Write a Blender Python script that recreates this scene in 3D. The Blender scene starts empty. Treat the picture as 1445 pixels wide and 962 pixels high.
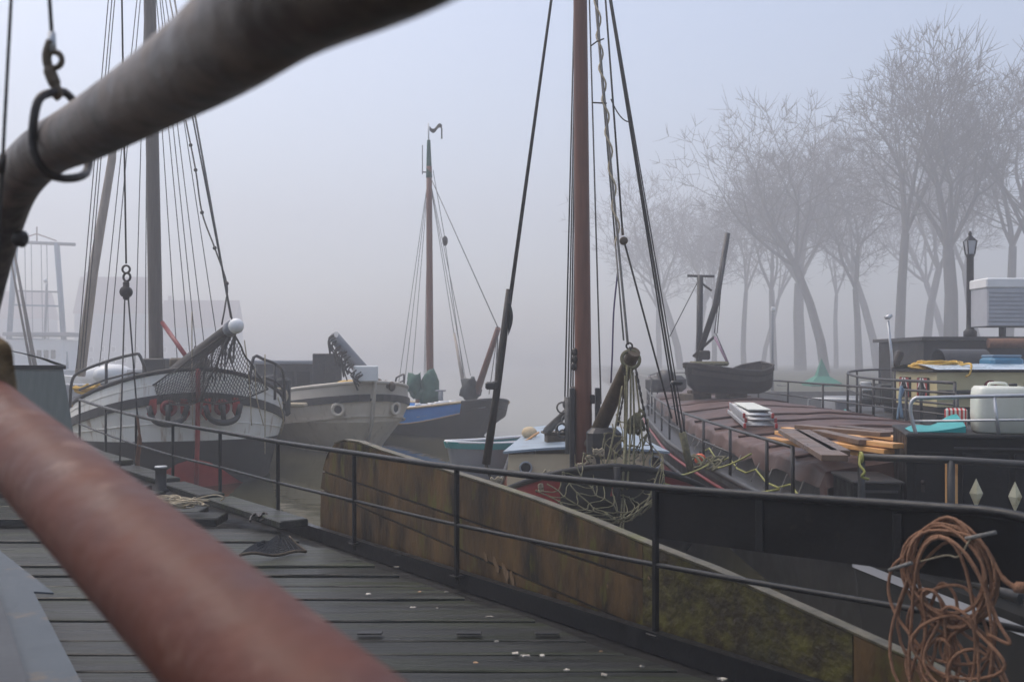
import bpy, math, random
from mathutils import Vector, Matrix
from mathutils import noise as mnoise

random.seed(11)
scene = bpy.context.scene
COL = scene.collection

# ------------------------------------------------------------ camera
EYE = 1.7           # metres above the planks
FPX = 1405.0        # focal length in pixels of the 1445 px wide photograph
HOR = 510.0         # horizon row
cam_data = bpy.data.cameras.new("camera")
cam_data.sensor_width = 36.0
cam_data.lens = 36.0 * FPX / 1445.0
cam_data.shift_y = (HOR - 481.0) / 1445.0
cam_data.clip_start = 0.05
cam_data.clip_end = 3000
cam_data.dof.use_dof = True
cam_data.dof.focus_distance = 12.0
cam_data.dof.aperture_fstop = 2.8
cam = bpy.data.objects.new("camera", cam_data)
cam.location = (0, 0, EYE)
cam.rotation_euler = (math.radians(90), 0, 0)
COL.objects.link(cam)
scene.camera = cam

# ------------------------------------------------------------ sky and sun (thin winter overcast in fog)
SUN_EL, SUN_AZ = math.radians(60), math.radians(-55)      # azimuth from +Y (view direction), positive to the right
world = bpy.data.worlds.new("World")
scene.world = world
world.use_nodes = True
wn = world.node_tree
for n in list(wn.nodes): wn.nodes.remove(n)
sky = wn.nodes.new("ShaderNodeTexSky"); sky.sky_type = 'NISHITA'
sky.sun_disc = False
sky.sun_elevation = SUN_EL
sky.sun_rotation = SUN_AZ
sky.air_density = 1.0; sky.dust_density = 4.0; sky.ozone_density = 1.0
bg = wn.nodes.new("ShaderNodeBackground"); bg.inputs[1].default_value = 0.15
wo = wn.nodes.new("ShaderNodeOutputWorld")
wn.links.new(sky.outputs[0], bg.inputs[0]); wn.links.new(bg.outputs[0], wo.inputs[0])

sun_data = bpy.data.lights.new("sun", 'SUN')
sun_data.energy = 0.9
sun_data.angle = math.radians(60)
sun_data.color = (1.0, 0.95, 0.88)
sun = bpy.data.objects.new("sun", sun_data)
sdir = Vector((math.sin(SUN_AZ) * math.cos(SUN_EL), math.cos(SUN_AZ) * math.cos(SUN_EL), math.sin(SUN_EL)))
sun.rotation_euler = sdir.to_track_quat('Z', 'Y').to_euler()
sun.location = sdir * 60
COL.objects.link(sun)

scene.render.engine = 'CYCLES'
scene.view_settings.view_transform = 'Standard'
scene.view_settings.look = 'None'
scene.view_settings.exposure = 0.60
scene.view_settings.gamma = 1.0
scene.view_settings.use_curve_mapping = False
scene.cycles.volume_bounces = 3
scene.cycles.max_bounces = 8
scene.cycles.caustics_reflective = False
scene.cycles.caustics_refractive = False

# ------------------------------------------------------------ helpers
V = Vector
def P(px, py, d):
    """point at photograph pixel (px,py) and depth d metres"""
    return V(((px - 722.5) / FPX * d, d, EYE - (py - HOR) / FPX * d))
def PZ(px, py, z):
    d = (EYE - z) * FPX / (py - HOR)
    return V(((px - 722.5) / FPX * d, d, z))
def rnd(a, b): return random.uniform(a, b)

ORG = {}
class MB:
    def __init__(self):
        self.v = []; self.f = []; self.smooth = []
    def add(self, verts, faces, smooth=False):
        o = len(self.v)
        self.v += [V(p) for p in verts]
        self.f += [tuple(i + o for i in f) for f in faces]
        self.smooth += [smooth] * len(faces)
        return self
    def box(self, c, s, rz=0.0, m=None):
        hx, hy, hz = s[0] / 2, s[1] / 2, s[2] / 2
        R = m if m is not None else Matrix.Rotation(rz, 3, 'Z')
        vs = [R @ V((x, y, z)) + V(c) for z in (-hz, hz) for y in (-hy, hy) for x in (-hx, hx)]
        return self.add(vs, [(0, 2, 3, 1), (4, 5, 7, 6), (0, 1, 5, 4), (2, 6, 7, 3), (0, 4, 6, 2), (1, 3, 7, 5)])
    def bbox(self, c, s, rz=0.0, b=0.01, m=None):
        """box with bevelled edges (chamfer b)"""
        hx, hy, hz = s[0] / 2, s[1] / 2, s[2] / 2
        b = min(b, hx * .9, hy * .9, hz * .9)
        R = m if m is not None else Matrix.Rotation(rz, 3, 'Z')
        rings = []
        for z, i in ((-hz, b), (-hz + b, 0), (hz - b, 0), (hz, b)):
            x, y = hx - i, hy - i
            c8 = b if i == 0 else b * .6
            rings.append([(x - c8, -y, z), (x, -y + c8, z), (x, y - c8, z), (x - c8, y, z), (-x + c8, y, z), (-x, y - c8, z), (-x, -y + c8, z), (-x + c8, -y, z)])
        vs = [R @ V(p) + V(c) for r in rings for p in r]
        fs = []
        for k in range(3):
            for i in range(8):
                j = (i + 1) % 8
                fs.append((k * 8 + i, k * 8 + j, k * 8 + 8 + j, k * 8 + 8 + i))
        fs.append(tuple(range(7, -1, -1))); fs.append(tuple(range(24, 32)))
        return self.add(vs, fs)
    def tube(self, pts, r, n=8, caps=True, flat=None, smooth=True):
        pts = [V(p) for p in pts]
        rs = r if isinstance(r, (list, tuple)) else [r] * len(pts)
        o = len(self.v); prev = None
        N = len(pts)
        for i, p in enumerate(pts):
            t = (pts[min(i + 1, N - 1)] - pts[max(i - 1, 0)])
            if t.length < 1e-9: t = V((0, 0, 1))
            t.normalize()
            if prev is None:
                a = V((0, 0, 1)) if abs(t.z) < .9 else V((1, 0, 0))
                u = t.cross(a).normalized()
            else:
                u = (prev - t * prev.dot(t))
                u = u.normalized() if u.length > 1e-6 else t.orthogonal().normalized()
            prev = u; w = t.cross(u)
            for k in range(n):
                a = 2 * math.pi * k / n
                self.v.append(p + (u * math.cos(a) + w * math.sin(a)) * rs[i])
        for i in range(N - 1):
            for k in range(n):
                k2 = (k + 1) % n
                self.f.append((o + i * n + k, o + i * n + k2, o + (i + 1) * n + k2, o + (i + 1) * n + k)); self.smooth.append(smooth)
        if caps:
            self.f.append(tuple(o + k for k in range(n - 1, -1, -1))); self.smooth.append(False)
            self.f.append(tuple(o + (N - 1) * n + k for k in range(n))); self.smooth.append(False)
        return self
    def lathe(self, c, prof, n=16, axis=None):
        """prof: list of (radius, height) along axis (default z) from c"""
        ax = V(axis).normalized() if axis is not None else V((0, 0, 1))
        u = ax.orthogonal().normalized(); w = ax.cross(u)
        o = len(self.v)
        for (r, h) in prof:
            for k in range(n):
                a = 2 * math.pi * k / n
                self.v.append(V(c) + ax * h + (u * math.cos(a) + w * math.sin(a)) * r)
        for i in range(len(prof) - 1):
            for k in range(n):
                k2 = (k + 1) % n
                self.f.append((o + i * n + k, o + i * n + k2, o + (i + 1) * n + k2, o + (i + 1) * n + k)); self.smooth.append(True)
        self.f.append(tuple(o + k for k in range(n - 1, -1, -1))); self.smooth.append(False)
        m = len(prof) - 1
        self.f.append(tuple(o + m * n + k for k in range(n))); self.smooth.append(False)
        return self
    def ball(self, c, r, n=12, sz=1.0):
        k = 8
        return self.lathe(V(c) - V((0, 0, r * sz)), [(max(.002, r * math.sin(math.pi * i / k)), r * sz * (1 - math.cos(math.pi * i / k))) for i in range(k + 1)], n)
    def lump(self, c, r, sz=1.0, seed=0, amp=.28, n=16):
        k = 10; o = len(self.v); self.ball(c, r, n, sz)
        for i in range(o, len(self.v)):
            d = self.v[i] - V(c)
            self.v[i] = V(c) + d * (1 + amp * mnoise.noise(d.normalized() * 1.7 + V((seed * 3.1, 0, 0))) + amp * .5 * mnoise.noise(d.normalized() * 4 + V((0, seed * 2.3, 0))))
        return self
    def torus(self, c, R, r, nrm=(0, 0, 1), n=24, m=8, sx=1.0, ax=None):
        nn = V(nrm).normalized()
        u = V(ax).normalized() if ax is not None else nn.orthogonal().normalized()
        w = nn.cross(u)
        pts = [V(c) + u * math.cos(2 * math.pi * i / n) * R * sx + w * math.sin(2 * math.pi * i / n) * R for i in range(n + 1)]
        return self.tube(pts, r, m, caps=False)
    def prism(self, poly, z0, z1):
        n = len(poly)
        vs = [(x, y, z0) for x, y in poly] + [(x, y, z1) for x, y in poly]
        fs = [tuple(range(n - 1, -1, -1)), tuple(range(n, 2 * n))] + [(i, (i + 1) % n, n + (i + 1) % n, n + i) for i in range(n)]
        return self.add(vs, fs)
    def extrude(self, poly, off):
        """closed 3-D polygon extruded by vector off"""
        n = len(poly); off = V(off)
        vs = [V(p) for p in poly] + [V(p) + off for p in poly]
        fs = [tuple(range(n)), tuple(range(2 * n - 1, n - 1, -1))] + [((i + 1) % n, i, n + i, n + (i + 1) % n) for i in range(n)]
        return self.add(vs, fs)
    def grid(self, fn, nu, nv, smooth=True):
        o = len(self.v)
        for i in range(nu + 1):
            for j in range(nv + 1):
                self.v.append(V(fn(i / nu, j / nv)))
        for i in range(nu):
            for j in range(nv):
                a = o + i * (nv + 1) + j
                self.f.append((a, a + nv + 1, a + nv + 2, a + 1)); self.smooth.append(smooth)
        return self
    def build(self, name, mat, parent=None, label=None, kind=None):
        me = bpy.data.meshes.new(name)
        org = ORG.get(parent.name, V((0, 0, 0))) if parent is not None else V((0, 0, 0))
        me.from_pydata([tuple(p - org) for p in self.v], [], self.f)
        me.polygons.foreach_set("use_smooth", self.smooth)
        me.materials.append(M[mat] if isinstance(mat, str) else mat)
        me.update()
        o = bpy.data.objects.new(name, me)
        COL.objects.link(o)
        if parent is not None: o.parent = parent
        ORG[o.name] = org
        if label: o["label"] = label
        if kind: o["kind"] = kind
        return o

def tag(o, label, cat, group=None):
    o["label"] = label; o["category"] = cat
    if group: o["group"] = group
    return o
def thing(name, loc, label, cat, group=None):
    o = bpy.data.objects.new(name, None)
    o.empty_display_size = .2
    o.location = loc; COL.objects.link(o)
    ORG[o.name] = V(loc)
    return tag(o, label, cat, group)
def struct(o): o["kind"] = "structure"; return o

def lerp(a, b, t): return V(a) * (1 - t) + V(b) * t
def sag(a, b, s, n=12):
    a, b = V(a), V(b)
    return [a.lerp(b, i / n) - V((0, 0, s * 4 * (i / n) * (1 - i / n))) for i in range(n + 1)]
def spline(pts, k=6):
    """Catmull-Rom through pts"""
    p = [V(q) for q in pts]; p = [p[0] * 2 - p[1]] + p + [p[-1] * 2 - p[-2]]
    out = []
    for i in range(1, len(p) - 2):
        for j in range(k):
            t = j / k
            out.append(.5 * ((2 * p[i]) + (p[i + 1] - p[i - 1]) * t + (2 * p[i - 1] - 5 * p[i] + 4 * p[i + 1] - p[i + 2]) * t * t + (3 * p[i] - p[i - 1] - 3 * p[i + 1] + p[i + 2]) * t ** 3))
    out.append(p[-2]); return out

# ------------------------------------------------------------ materials
M = {}
def mat(name, col, col2=None, scale=4.0, rough=.6, metal=0.0, bump=0.0, bscale=None, stretch=(1, 1, 1), lo=.35, hi=.65,
        col3=None, scale3=1.5, lo3=.55, hi3=.7, rough2=None, vary=0.0, detail=6.0, spec=.5, wave=None):
    m = bpy.data.materials.new(name); m.use_nodes = True
    nt = m.node_tree; L = nt.links
    b = nt.nodes["Principled BSDF"]
    tc = nt.nodes.new("ShaderNodeTexCoord")
    mp = nt.nodes.new("ShaderNodeMapping"); mp.inputs['Scale'].default_value = stretch
    info = nt.nodes.new("ShaderNodeObjectInfo")
    off = nt.nodes.new("ShaderNodeVectorMath"); off.operation = 'MULTIPLY_ADD'
    off.inputs[1].default_value = (17, 31, 7)
    L.new(info.outputs['Random'], off.inputs[0]); L.new(tc.outputs['Object'], off.inputs[2])
    L.new(off.outputs[0], mp.inputs['Vector'])
    def noisefac(sc, lo, hi, det=detail):
        nz = nt.nodes.new("ShaderNodeTexNoise"); nz.inputs['Scale'].default_value = sc; nz.inputs['Detail'].default_value = det
        nz.inputs['Roughness'].default_value = .62
        L.new(mp.outputs[0], nz.inputs['Vector'])
        rp = nt.nodes.new("ShaderNodeMapRange"); rp.inputs[1].default_value = lo; rp.inputs[2].default_value = hi
        L.new(nz.outputs[0], rp.inputs[0])
        return nz, rp
    def mix(a, bcol, fac):
        mx = nt.nodes.new("ShaderNodeMix"); mx.data_type = 'RGBA'
        if isinstance(a, tuple): mx.inputs[6].default_value = (*a, 1)
        else: L.new(a, mx.inputs[6])
        mx.inputs[7].default_value = (*bcol, 1)
        L.new(fac, mx.inputs[0]); return mx.outputs[2]
    cur = col
    nz, rp = noisefac(scale, lo, hi)
    if col2 is not None: cur = mix(cur, col2, rp.outputs[0])
    if col3 is not None:
        nz3, rp3 = noisefac(scale3, lo3, hi3); cur = mix(cur, col3, rp3.outputs[0])
    if isinstance(cur, tuple): b.inputs['Base Color'].default_value = (*cur, 1)
    elif vary > 0:
        hsv = nt.nodes.new("ShaderNodeHueSaturation")
        mr = nt.nodes.new("ShaderNodeMapRange"); mr.inputs[3].default_value = 1 - vary; mr.inputs[4].default_value = 1 + vary
        L.new(info.outputs['Random'], mr.inputs[0]); L.new(mr.outputs[0], hsv.inputs['Value'])
        L.new(cur, hsv.inputs['Color']); L.new(hsv.outputs[0], b.inputs['Base Color'])
    else: L.new(cur, b.inputs['Base Color'])
    if rough2 is not None:
        rr = nt.nodes.new("ShaderNodeMapRange"); rr.inputs[1].default_value = lo; rr.inputs[2].default_value = hi
        rr.inputs[3].default_value = rough; rr.inputs[4].default_value = rough2
        L.new(nz.outputs[0], rr.inputs[0]); L.new(rr.outputs[0], b.inputs['Roughness'])
    else: b.inputs['Roughness'].default_value = rough
    b.inputs['Metallic'].default_value = metal
    b.inputs['Specular IOR Level'].default_value = spec
    if bump > 0:
        nb = nt.nodes.new("ShaderNodeTexNoise"); nb.inputs['Scale'].default_value = bscale or scale * 3; nb.inputs['Detail'].default_value = 5
        L.new(mp.outputs[0], nb.inputs['Vector'])
        bp = nt.nodes.new("ShaderNodeBump"); bp.inputs['Strength'].default_value = bump; bp.inputs['Distance'].default_value = .02
        L.new(nb.outputs[0], bp.inputs['Height']); L.new(bp.outputs[0], b.inputs['Normal'])
    M[name] = m
    return m

mat('deck_wood', (.009, .010, .009), (.036, .038, .034), scale=3, stretch=(.35, 5, 5), lo=.3, hi=.7, rough=.24, rough2=.55, bump=.5, bscale=9, col3=(.026, .033, .010), scale3=1.4, lo3=.48, hi3=.68, vary=.34, spec=.22)
mat('deck_black', (.006, .006, .006), (.014, .013, .012), scale=5, rough=.4, rough2=.65, bump=.2, spec=.25)
mat('rail_black', (.005, .005, .006), (.011, .011, .012), scale=14, rough=.28, rough2=.5, bump=.12, bscale=60, spec=.3)
mat('panel_black', (.004, .004, .0045), (.012, .011, .011), scale=3, rough=.35, rough2=.75, bump=.25, spec=.16, col3=(.026, .020, .016), scale3=7, lo3=.64, hi3=.74)
mat('hull_black', (.012, .012, .013), (.026, .025, .024), scale=2.5, rough=.45, rough2=.65, bump=.08, bscale=5, spec=.28)
mat('steel_dark', (.02, .021, .022), (.045, .04, .036), scale=8, rough=.45, bump=.15)
mat('steel_blue', (.045, .060, .074), (.075, .092, .108), scale=2.5, spec=.25, rough=.45, rough2=.6, bump=.1, col3=(.12, .10, .08), scale3=2.2, lo3=.58, hi3=.64)
mat('steel_blue_dark', (.032, .037, .045), (.048, .054, .062), scale=3, spec=.25, rough=.5, bump=.1)
mat('leeboard', (.018, .011, .004), (.145, .078, .022), scale=2.6, stretch=(1.5, 1.5, .55), lo=.36, hi=.66, rough=.34, rough2=.6, bump=.45, bscale=14, col3=(.105, .095, .012), scale3=4.5, lo3=.55, hi3=.68)
mat('leeboard_moss', (.036, .024, .008), (.115, .098, .016), scale=9, rough=.5, bump=.7, bscale=22, lo=.42, hi=.66, col3=(.020, .018, .010), scale3=1.3, lo3=.52, hi3=.66)
mat('leeboard_edge', (.055, .048, .026), (.16, .135, .08), scale=9, rough=.5, bump=.3, col3=(.12, .12, .02), scale3=3)
mat('boom_red', (.090, .026, .015), (.135, .045, .028), scale=5.0, spec=.22, rough=.42, rough2=.6, bump=.25, bscale=22, col3=(.22, .12, .09), scale3=9, lo3=.60, hi3=.72)
mat('gaff_wood', (.060, .043, .035), (.21, .172, .15), scale=11, lo=.40, hi=.62, rough=.4, rough2=.65, bump=.4, bscale=18, col3=(.045, .034, .030), scale3=4, lo3=.46, hi3=.62)
mat('mast_red', (.135, .048, .027), (.200, .076, .044), scale=3, stretch=(6, 6, .4), rough=.35, rough2=.5, bump=.1)
mat('mast_brown', (.075, .058, .047), (.115, .092, .076), scale=3, stretch=(5, 5, .5), rough=.55, bump=.15)
mat('spar_pale', (.33, .27, .22), (.45, .38, .32), scale=3, stretch=(4, 4, .6), rough=.6, bump=.2)
mat('old_wood', (.050, .034, .018), (.105, .072, .038), scale=6, rough=.6, bump=.6, bscale=20)
mat('tar_wood', (.020, .015, .011), (.045, .035, .026), scale=6, rough=.55, bump=.4)
mat('white_paint', (.78, .75, .68), (.84, .82, .76), scale=1.6, stretch=(2.2, 2.2, .35), rough=.42, bump=.05, col3=(.34, .22, .12), scale3=2.6, lo3=.56, hi3=.76)
mat('cream_hull', (.62, .54, .43), (.70, .62, .51), scale=1.5, stretch=(2.2, 2.2, .35), rough=.5, bump=.06, col3=(.34, .26, .18), scale3=2.0, lo3=.58, hi3=.78)
mat('bulwark_grey', (.46, .41, .34), (.53, .48, .40), scale=2, rough=.5, col3=(.28, .24, .19), scale3=1.3, lo3=.6, hi3=.8)
mat('cream_cabin', (.74, .58, .36), (.80, .65, .42), scale=2.5, rough=.4, col3=(.50, .40, .25), scale3=1.5, lo3=.62, hi3=.8)
mat('yellow_cabin', (.64, .55, .30), (.70, .61, .35), scale=2.5, rough=.45, col3=(.48, .39, .20), scale3=1.3, lo3=.62, hi3=.8)
mat('roof_pale_blue', (.42, .52, .60), (.55, .62, .68), scale=1.8, rough=.22, rough2=.4, bump=.04)
mat('roof_cabin', (.24, .31, .37), (.33, .40, .46), scale=1.8, rough=.28, rough2=.5, bump=.05, col3=(.20, .22, .22), scale3=2.5, lo3=.55, hi3=.72)
mat('roof_white', (.62, .66, .68), (.72, .74, .75), scale=3, rough=.3, rough2=.5, bump=.08)
mat('cabin_green', (.135, .150, .130), (.165, .18, .155), scale=4, stretch=(5, 5, .4), rough=.45, bump=.1)
mat('red_paint', (.30, .020, .017), (.42, .030, .024), scale=4, rough=.4, col3=(.25, .05, .04), scale3=3, lo3=.6, hi3=.75)
mat('red_dark', (.20, .016, .016), (.26, .024, .022), scale=3, rough=.4)
mat('antifoul_red', (.40, .025, .022), (.48, .04, .03), scale=2, rough=.55)
mat('yellow_paint', (.72, .34, .02), (.80, .42, .03), scale=5, rough=.4)
mat('blue_paint', (.03, .26, .80), (.05, .32, .86), scale=3, rough=.4)
mat('teal_paint', (.015, .30, .30), (.03, .36, .35), scale=3, rough=.4)
mat('green_cloth', (.020, .085, .060), (.040, .125, .090), scale=6, rough=.8, bump=.8, bscale=8)
mat('dark_cloth', (.012, .016, .016), (.03, .036, .034), scale=6, rough=.75, bump=.8, bscale=8)
mat('tarp_brown', (.085, .044, .034), (.130, .072, .056), scale=1.5, spec=.3, rough=.4, rough2=.6, bump=.15, bscale=6, col3=(.050, .033, .031), scale3=.8, lo3=.5, hi3=.65)
mat('pine_new', (.62, .30, .095), (.72, .40, .16), scale=3, stretch=(1, 1, 1), rough=.55, bump=.2, col3=(.42, .18, .06), scale3=4, vary=.2)
mat('plank_wet', (.105, .060, .036), (.16, .10, .066), scale=3, rough=.25, rough2=.5, bump=.2, col3=(.065, .040, .028), scale3=2, vary=.25)
mat('aluminium', (.42, .43, .44), (.56, .57, .58), scale=6, rough=.42, metal=.7)
mat('galvanised', (.42, .43, .44), (.52, .53, .54), scale=8, rough=.4, metal=.6)
mat('plastic_white', (.70, .71, .62), (.76, .77, .68), scale=3, rough=.4, col3=(.62, .62, .48), scale3=1.6, lo3=.55, hi3=.8)
mat('plastic_black', (.01, .01, .01), (.02, .02, .02), scale=8, rough=.4)
mat('rope_orange', (.25, .115, .055), (.37, .19, .105), scale=30, rough=.7, bump=.9, bscale=160)
mat('rope_cream', (.44, .36, .24), (.55, .47, .33), scale=30, rough=.8, bump=.8, bscale=120)
mat('rope_olive', (.10, .092, .048), (.19, .175, .09), scale=18, rough=.8, bump=.8, bscale=90)
mat('rope_brown', (.17, .11, .05), (.25, .17, .08), scale=25, rough=.8, bump=.9, bscale=140)
mat('rope_yellow', (.58, .34, .05), (.68, .43, .09), scale=18, rough=.75, bump=.6, bscale=80)
mat('line_yellow', (.27, .27, .06), (.36, .35, .10), scale=12, rough=.7)
mat('rope_dark', (.028, .026, .023), (.06, .055, .048), scale=16, rough=.8, bump=.6, bscale=80)
mat('rope_grey', (.14, .135, .125), (.21, .20, .185), scale=16, rough=.8, bump=.5, bscale=80)
mat('wire', (.045, .044, .045), (.08, .078, .078), scale=14, rough=.5, metal=.3)
mat('wire_fine', (.10, .10, .105), (.15, .15, .155), scale=14, rough=.55)
mat('net_dark', (.040, .036, .032), (.075, .068, .060), scale=12, rough=.85)
mat('iron', (.016, .013, .012), (.04, .030, .025), scale=14, rough=.5, bump=.3, metal=.2)
mat('rust', (.13, .055, .028), (.20, .09, .045), scale=9, rough=.75, bump=.4)
mat('glass_dark', (.012, .014, .016), (.02, .022, .024), scale=3, rough=.08)
mat('white_plain', (.80, .80, .78), (.84, .84, .83), scale=3, rough=.35)
mat('gold_cream', (.66, .60, .38), (.74, .69, .48), scale=14, rough=.5, col3=(.42, .32, .12), scale3=9, lo3=.55, hi3=.7)
mat('bark', (.035, .029, .025), (.070, .060, .050), scale=2, rough=.9, bump=.5)
mat('twig', (.042, .032, .028), (.062, .048, .042), scale=2, rough=.9)
mat('brick_far', (.16, .075, .06), (.2, .095, .08), scale=1, rough=.85)
mat('roof_far', (.10, .10, .11), (.14, .14, .15), scale=1, rough=.8)
mat('far_blue', (.09, .16, .23), (.12, .2, .28), scale=1, rough=.6)
mat('far_grey', (.22, .23, .25), (.28, .29, .31), scale=1, rough=.7)
mat('quay_stone', (.13, .12, .11), (.18, .17, .155), scale=2, rough=.8, bump=.3)
mat('bank_earth', (.055, .060, .035), (.085, .080, .05), scale=.6, rough=.95, bump=.4)
mat('lid_grey', (.40, .41, .44), (.46, .47, .50), scale=2, rough=.5)
mat('leaf_pale', (.36, .32, .26), (.48, .44, .38), scale=10, rough=.5, vary=.3)
mat('leaf_brown', (.35, .20, .10), (.45, .28, .16), scale=10, rough=.6, vary=.3)
mat('mop_straw', (.55, .42, .26), (.65, .52, .34), scale=20, rough=.9, bump=.6)
mat('bare_wood', (.15, .085, .035), (.24, .15, .075), scale=12, stretch=(3, 3, .6), rough=.6, bump=.3)
mat('band_black', (.018, .018, .019), (.035, .034, .033), scale=4, rough=.5)

# murky harbour water
m = bpy.data.materials.new('water'); m.use_nodes = True
nt = m.node_tree; b = nt.nodes["Principled BSDF"]
b.inputs['Base Color'].default_value = (.070, .063, .028, 1); b.inputs['Roughness'].default_value = .04; b.inputs['IOR'].default_value = 1.33
tc = nt.nodes.new("ShaderNodeTexCoord"); nz = nt.nodes.new("ShaderNodeTexNoise"); nz.inputs['Scale'].default_value = 1.3; nz.inputs['Detail'].default_value = 3
mp = nt.nodes.new("ShaderNodeMapping"); mp.inputs['Scale'].default_value = (.7, 1.3, 1)
bp = nt.nodes.new("ShaderNodeBump"); bp.inputs['Strength'].default_value = .16; bp.inputs['Distance'].default_value = .03
nt.links.new(tc.outputs['Object'], mp.inputs[0]); nt.links.new(mp.outputs[0], nz.inputs['Vector']); nt.links.new(nz.outputs[0], bp.inputs['Height']); nt.links.new(bp.outputs[0], b.inputs['Normal'])
M['water'] = m
# red and white cloth stripes
m = bpy.data.materials.new('stripe_cloth'); m.use_nodes = True
nt = m.node_tree; b = nt.nodes["Principled BSDF"]; b.inputs['Roughness'].default_value = .8
tc = nt.nodes.new("ShaderNodeTexCoord"); wv = nt.nodes.new("ShaderNodeTexWave"); wv.inputs['Scale'].default_value = 9; wv.bands_direction = 'X'
cr = nt.nodes.new("ShaderNodeValToRGB"); cr.color_ramp.interpolation = 'CONSTANT'
cr.color_ramp.elements[0].color = (.55, .05, .05, 1); cr.color_ramp.elements[1].position = .5; cr.color_ramp.elements[1].color = (.7, .66, .62, 1)
nt.links.new(tc.outputs['Object'], wv.inputs['Vector']); nt.links.new(wv.outputs[0], cr.inputs[0]); nt.links.new(cr.outputs[0], b.inputs['Base Color'])
M['stripe_cloth'] = m

WATER = -.8
scene.cycles.use_denoising = True
scene.cycles.denoiser = 'OPENIMAGEDENOISE'
# ------------------------------------------------------------ water, banks
struct(MB().add([(-240, -60, WATER), (240, -60, WATER), (240, 330, WATER), (-240, 330, WATER)], [(0, 1, 2, 3)]).build('water', 'water'))
q = MB().grid(lambda u, v: (9.5 + 200 * u + 13 * v, 43 + 250 * v + 7 * u, .25 + .35 * mnoise.noise((u * 40, v * 30, 0)) * .3 + .5 * v), 60, 50)
struct(q.build('bank', 'bank_earth'))
q = MB().extrude([(9.3, 42.6, -1.5), (210, 49.6, -1.5), (210, 49.6, .42), (9.3, 42.6, .42)], (0, .55, 0))
q.extrude([(9.3, 43.1, -1.5), (22, 290, -1.5), (22, 290, .42), (9.3, 43.1, .42)], (.5, 0, 0))
struct(q.build('quay', 'quay_stone'))
q = MB().extrude([(-230, 220, -1.5), (-40, 232, -1.5), (-40, 232, .5), (-230, 220, .5)], (0, 50, 0))
struct(q.build('far_quay', 'quay_stone'))

# ------------------------------------------------------------ own ship: planked deck
RD = V((-.592, .806, 0)).normalized()          # along the rail, away from the camera
RN = V((.806, .592, 0))                         # outboard
# rail posts: x, y, foot height, top height
POSTS = [(.88, 6.1, 0, .93), (-.43, 7.76, 0, .875), (-1.45, 9.15, 0, .86), (-2.48, 10.55, 0, .85), (-3.5, 11.94, .02, .86),
         (-4.53, 13.3, .03, .87), (-5.55, 14.7, .07, .90), (-6.57, 16.1, .12, .95), (-7.6, 17.5, .20, 1.03)]
def rail_x(y):                                   # x of rail line at depth y
    return .88 + (y - 6.1) * (-.592 / .806)
def sheer(y): return max(0, (y - 11.0)) ** 2 * .0047
deck = MB()
ys = [-1.5, 2, 4, 6, 8, 10, 12, 14, 16, 18.5]
for a, b_ in zip(ys[:-1], ys[1:]):
    za, zb = sheer(a) - .09, sheer(b_) - .09
    deck.add([(-.62 * a - 3.5 - a * .4, a, za), (rail_x(a) + .02, a, za), (rail_x(b_) + .02, b_, zb), (-.62 * b_ - 3.5 - b_ * .4, b_, zb)], [(0, 1, 2, 3)])
deck = struct(deck.build('deck', 'deck_black'))
# hull side of own ship under the rail
hs = MB()
hs.grid(lambda u, v: (rail_x(-1.5 + 20 * u) + .06 - .12 * v, -1.5 + 20 * u + .04, (sheer(-1.5 + 20 * u) - .02) * (1 - v) - 1.6 * v), 20, 3)
hs.build('hull_side', 'hull_black', deck)
# toe rail: a black steel angle along the edge
te = MB()
pts = [V((rail_x(y), y, sheer(y))) for y in [y_ * .5 for y_ in range(4, 37)]]
for a, b_ in zip(pts[:-1], pts[1:]):
    w = RN * .035
    te.add([a - w + V((0, 0, -.08)), a + w + V((0, 0, -.08)), a + w + V((0, 0, .05)), a - w + V((0, 0, .05)),
            b_ - w + V((0, 0, -.08)), b_ + w + V((0, 0, -.08)), b_ + w + V((0, 0, .05)), b_ - w + V((0, 0, .05))],
           [(3, 2, 6, 7), (0, 3, 7, 4), (1, 5, 6, 2)])
te.build('toe_rail', 'rail_black', deck)
# planks, each one a piece; they lie athwart the view and end raggedly short of the rail
y = 1.2; k = 0
random.seed(5)
while y < 10.0:
    w = rnd(.27, .39)
    gap = .022 if random.random() < .7 else .04
    if abs(y - 6.2) < .18: gap = .05
    xe = -.40 + rnd(-.035, .035); x1 = rail_x(y + w * .5) + xe
    x0 = -.56 * (y + w) - 1.3
    z = rnd(-.022, .008)
    tilt = rnd(-.02, .02)
    b = MB()
    nseg = 9
    # slightly worn plank: uneven edges along its length
    rows = []
    for i in range(nseg + 1):
        t = i / nseg; x = x0 + (x1 - x0) * t; k_ = .734 * w / 2 if i == nseg else 0
        e0 = rnd(-.005, .005); e1 = rnd(-.005, .005); zz = z + rnd(-.003, .003)
        rows.append([(x + k_, y + e0, zz - .06), (x + k_, y + e0, zz - .006 - tilt * .5), (x + k_, y + .008 + e0, zz - tilt * .5), (x - k_, y + w - .008 + e1, zz + tilt * .5), (x - k_, y + w + e1, zz - .006 + tilt * .5), (x - k_, y + w + e1, zz - .06)])
    vs = [p for r in rows for p in r]; fs = []
    for i in range(nseg):
        for j in range(5):
            a = i * 6 + j; fs.append((a, a + 6, a + 7, a + 1))
    fs.append(tuple(range(5, -1, -1))); fs.append(tuple(nseg * 6 + j for j in range(6)))
    b.add(vs, fs)
    b.build('plank', 'deck_wood', deck)
    y += w + gap; k += 1
PLANK_END = y
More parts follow.
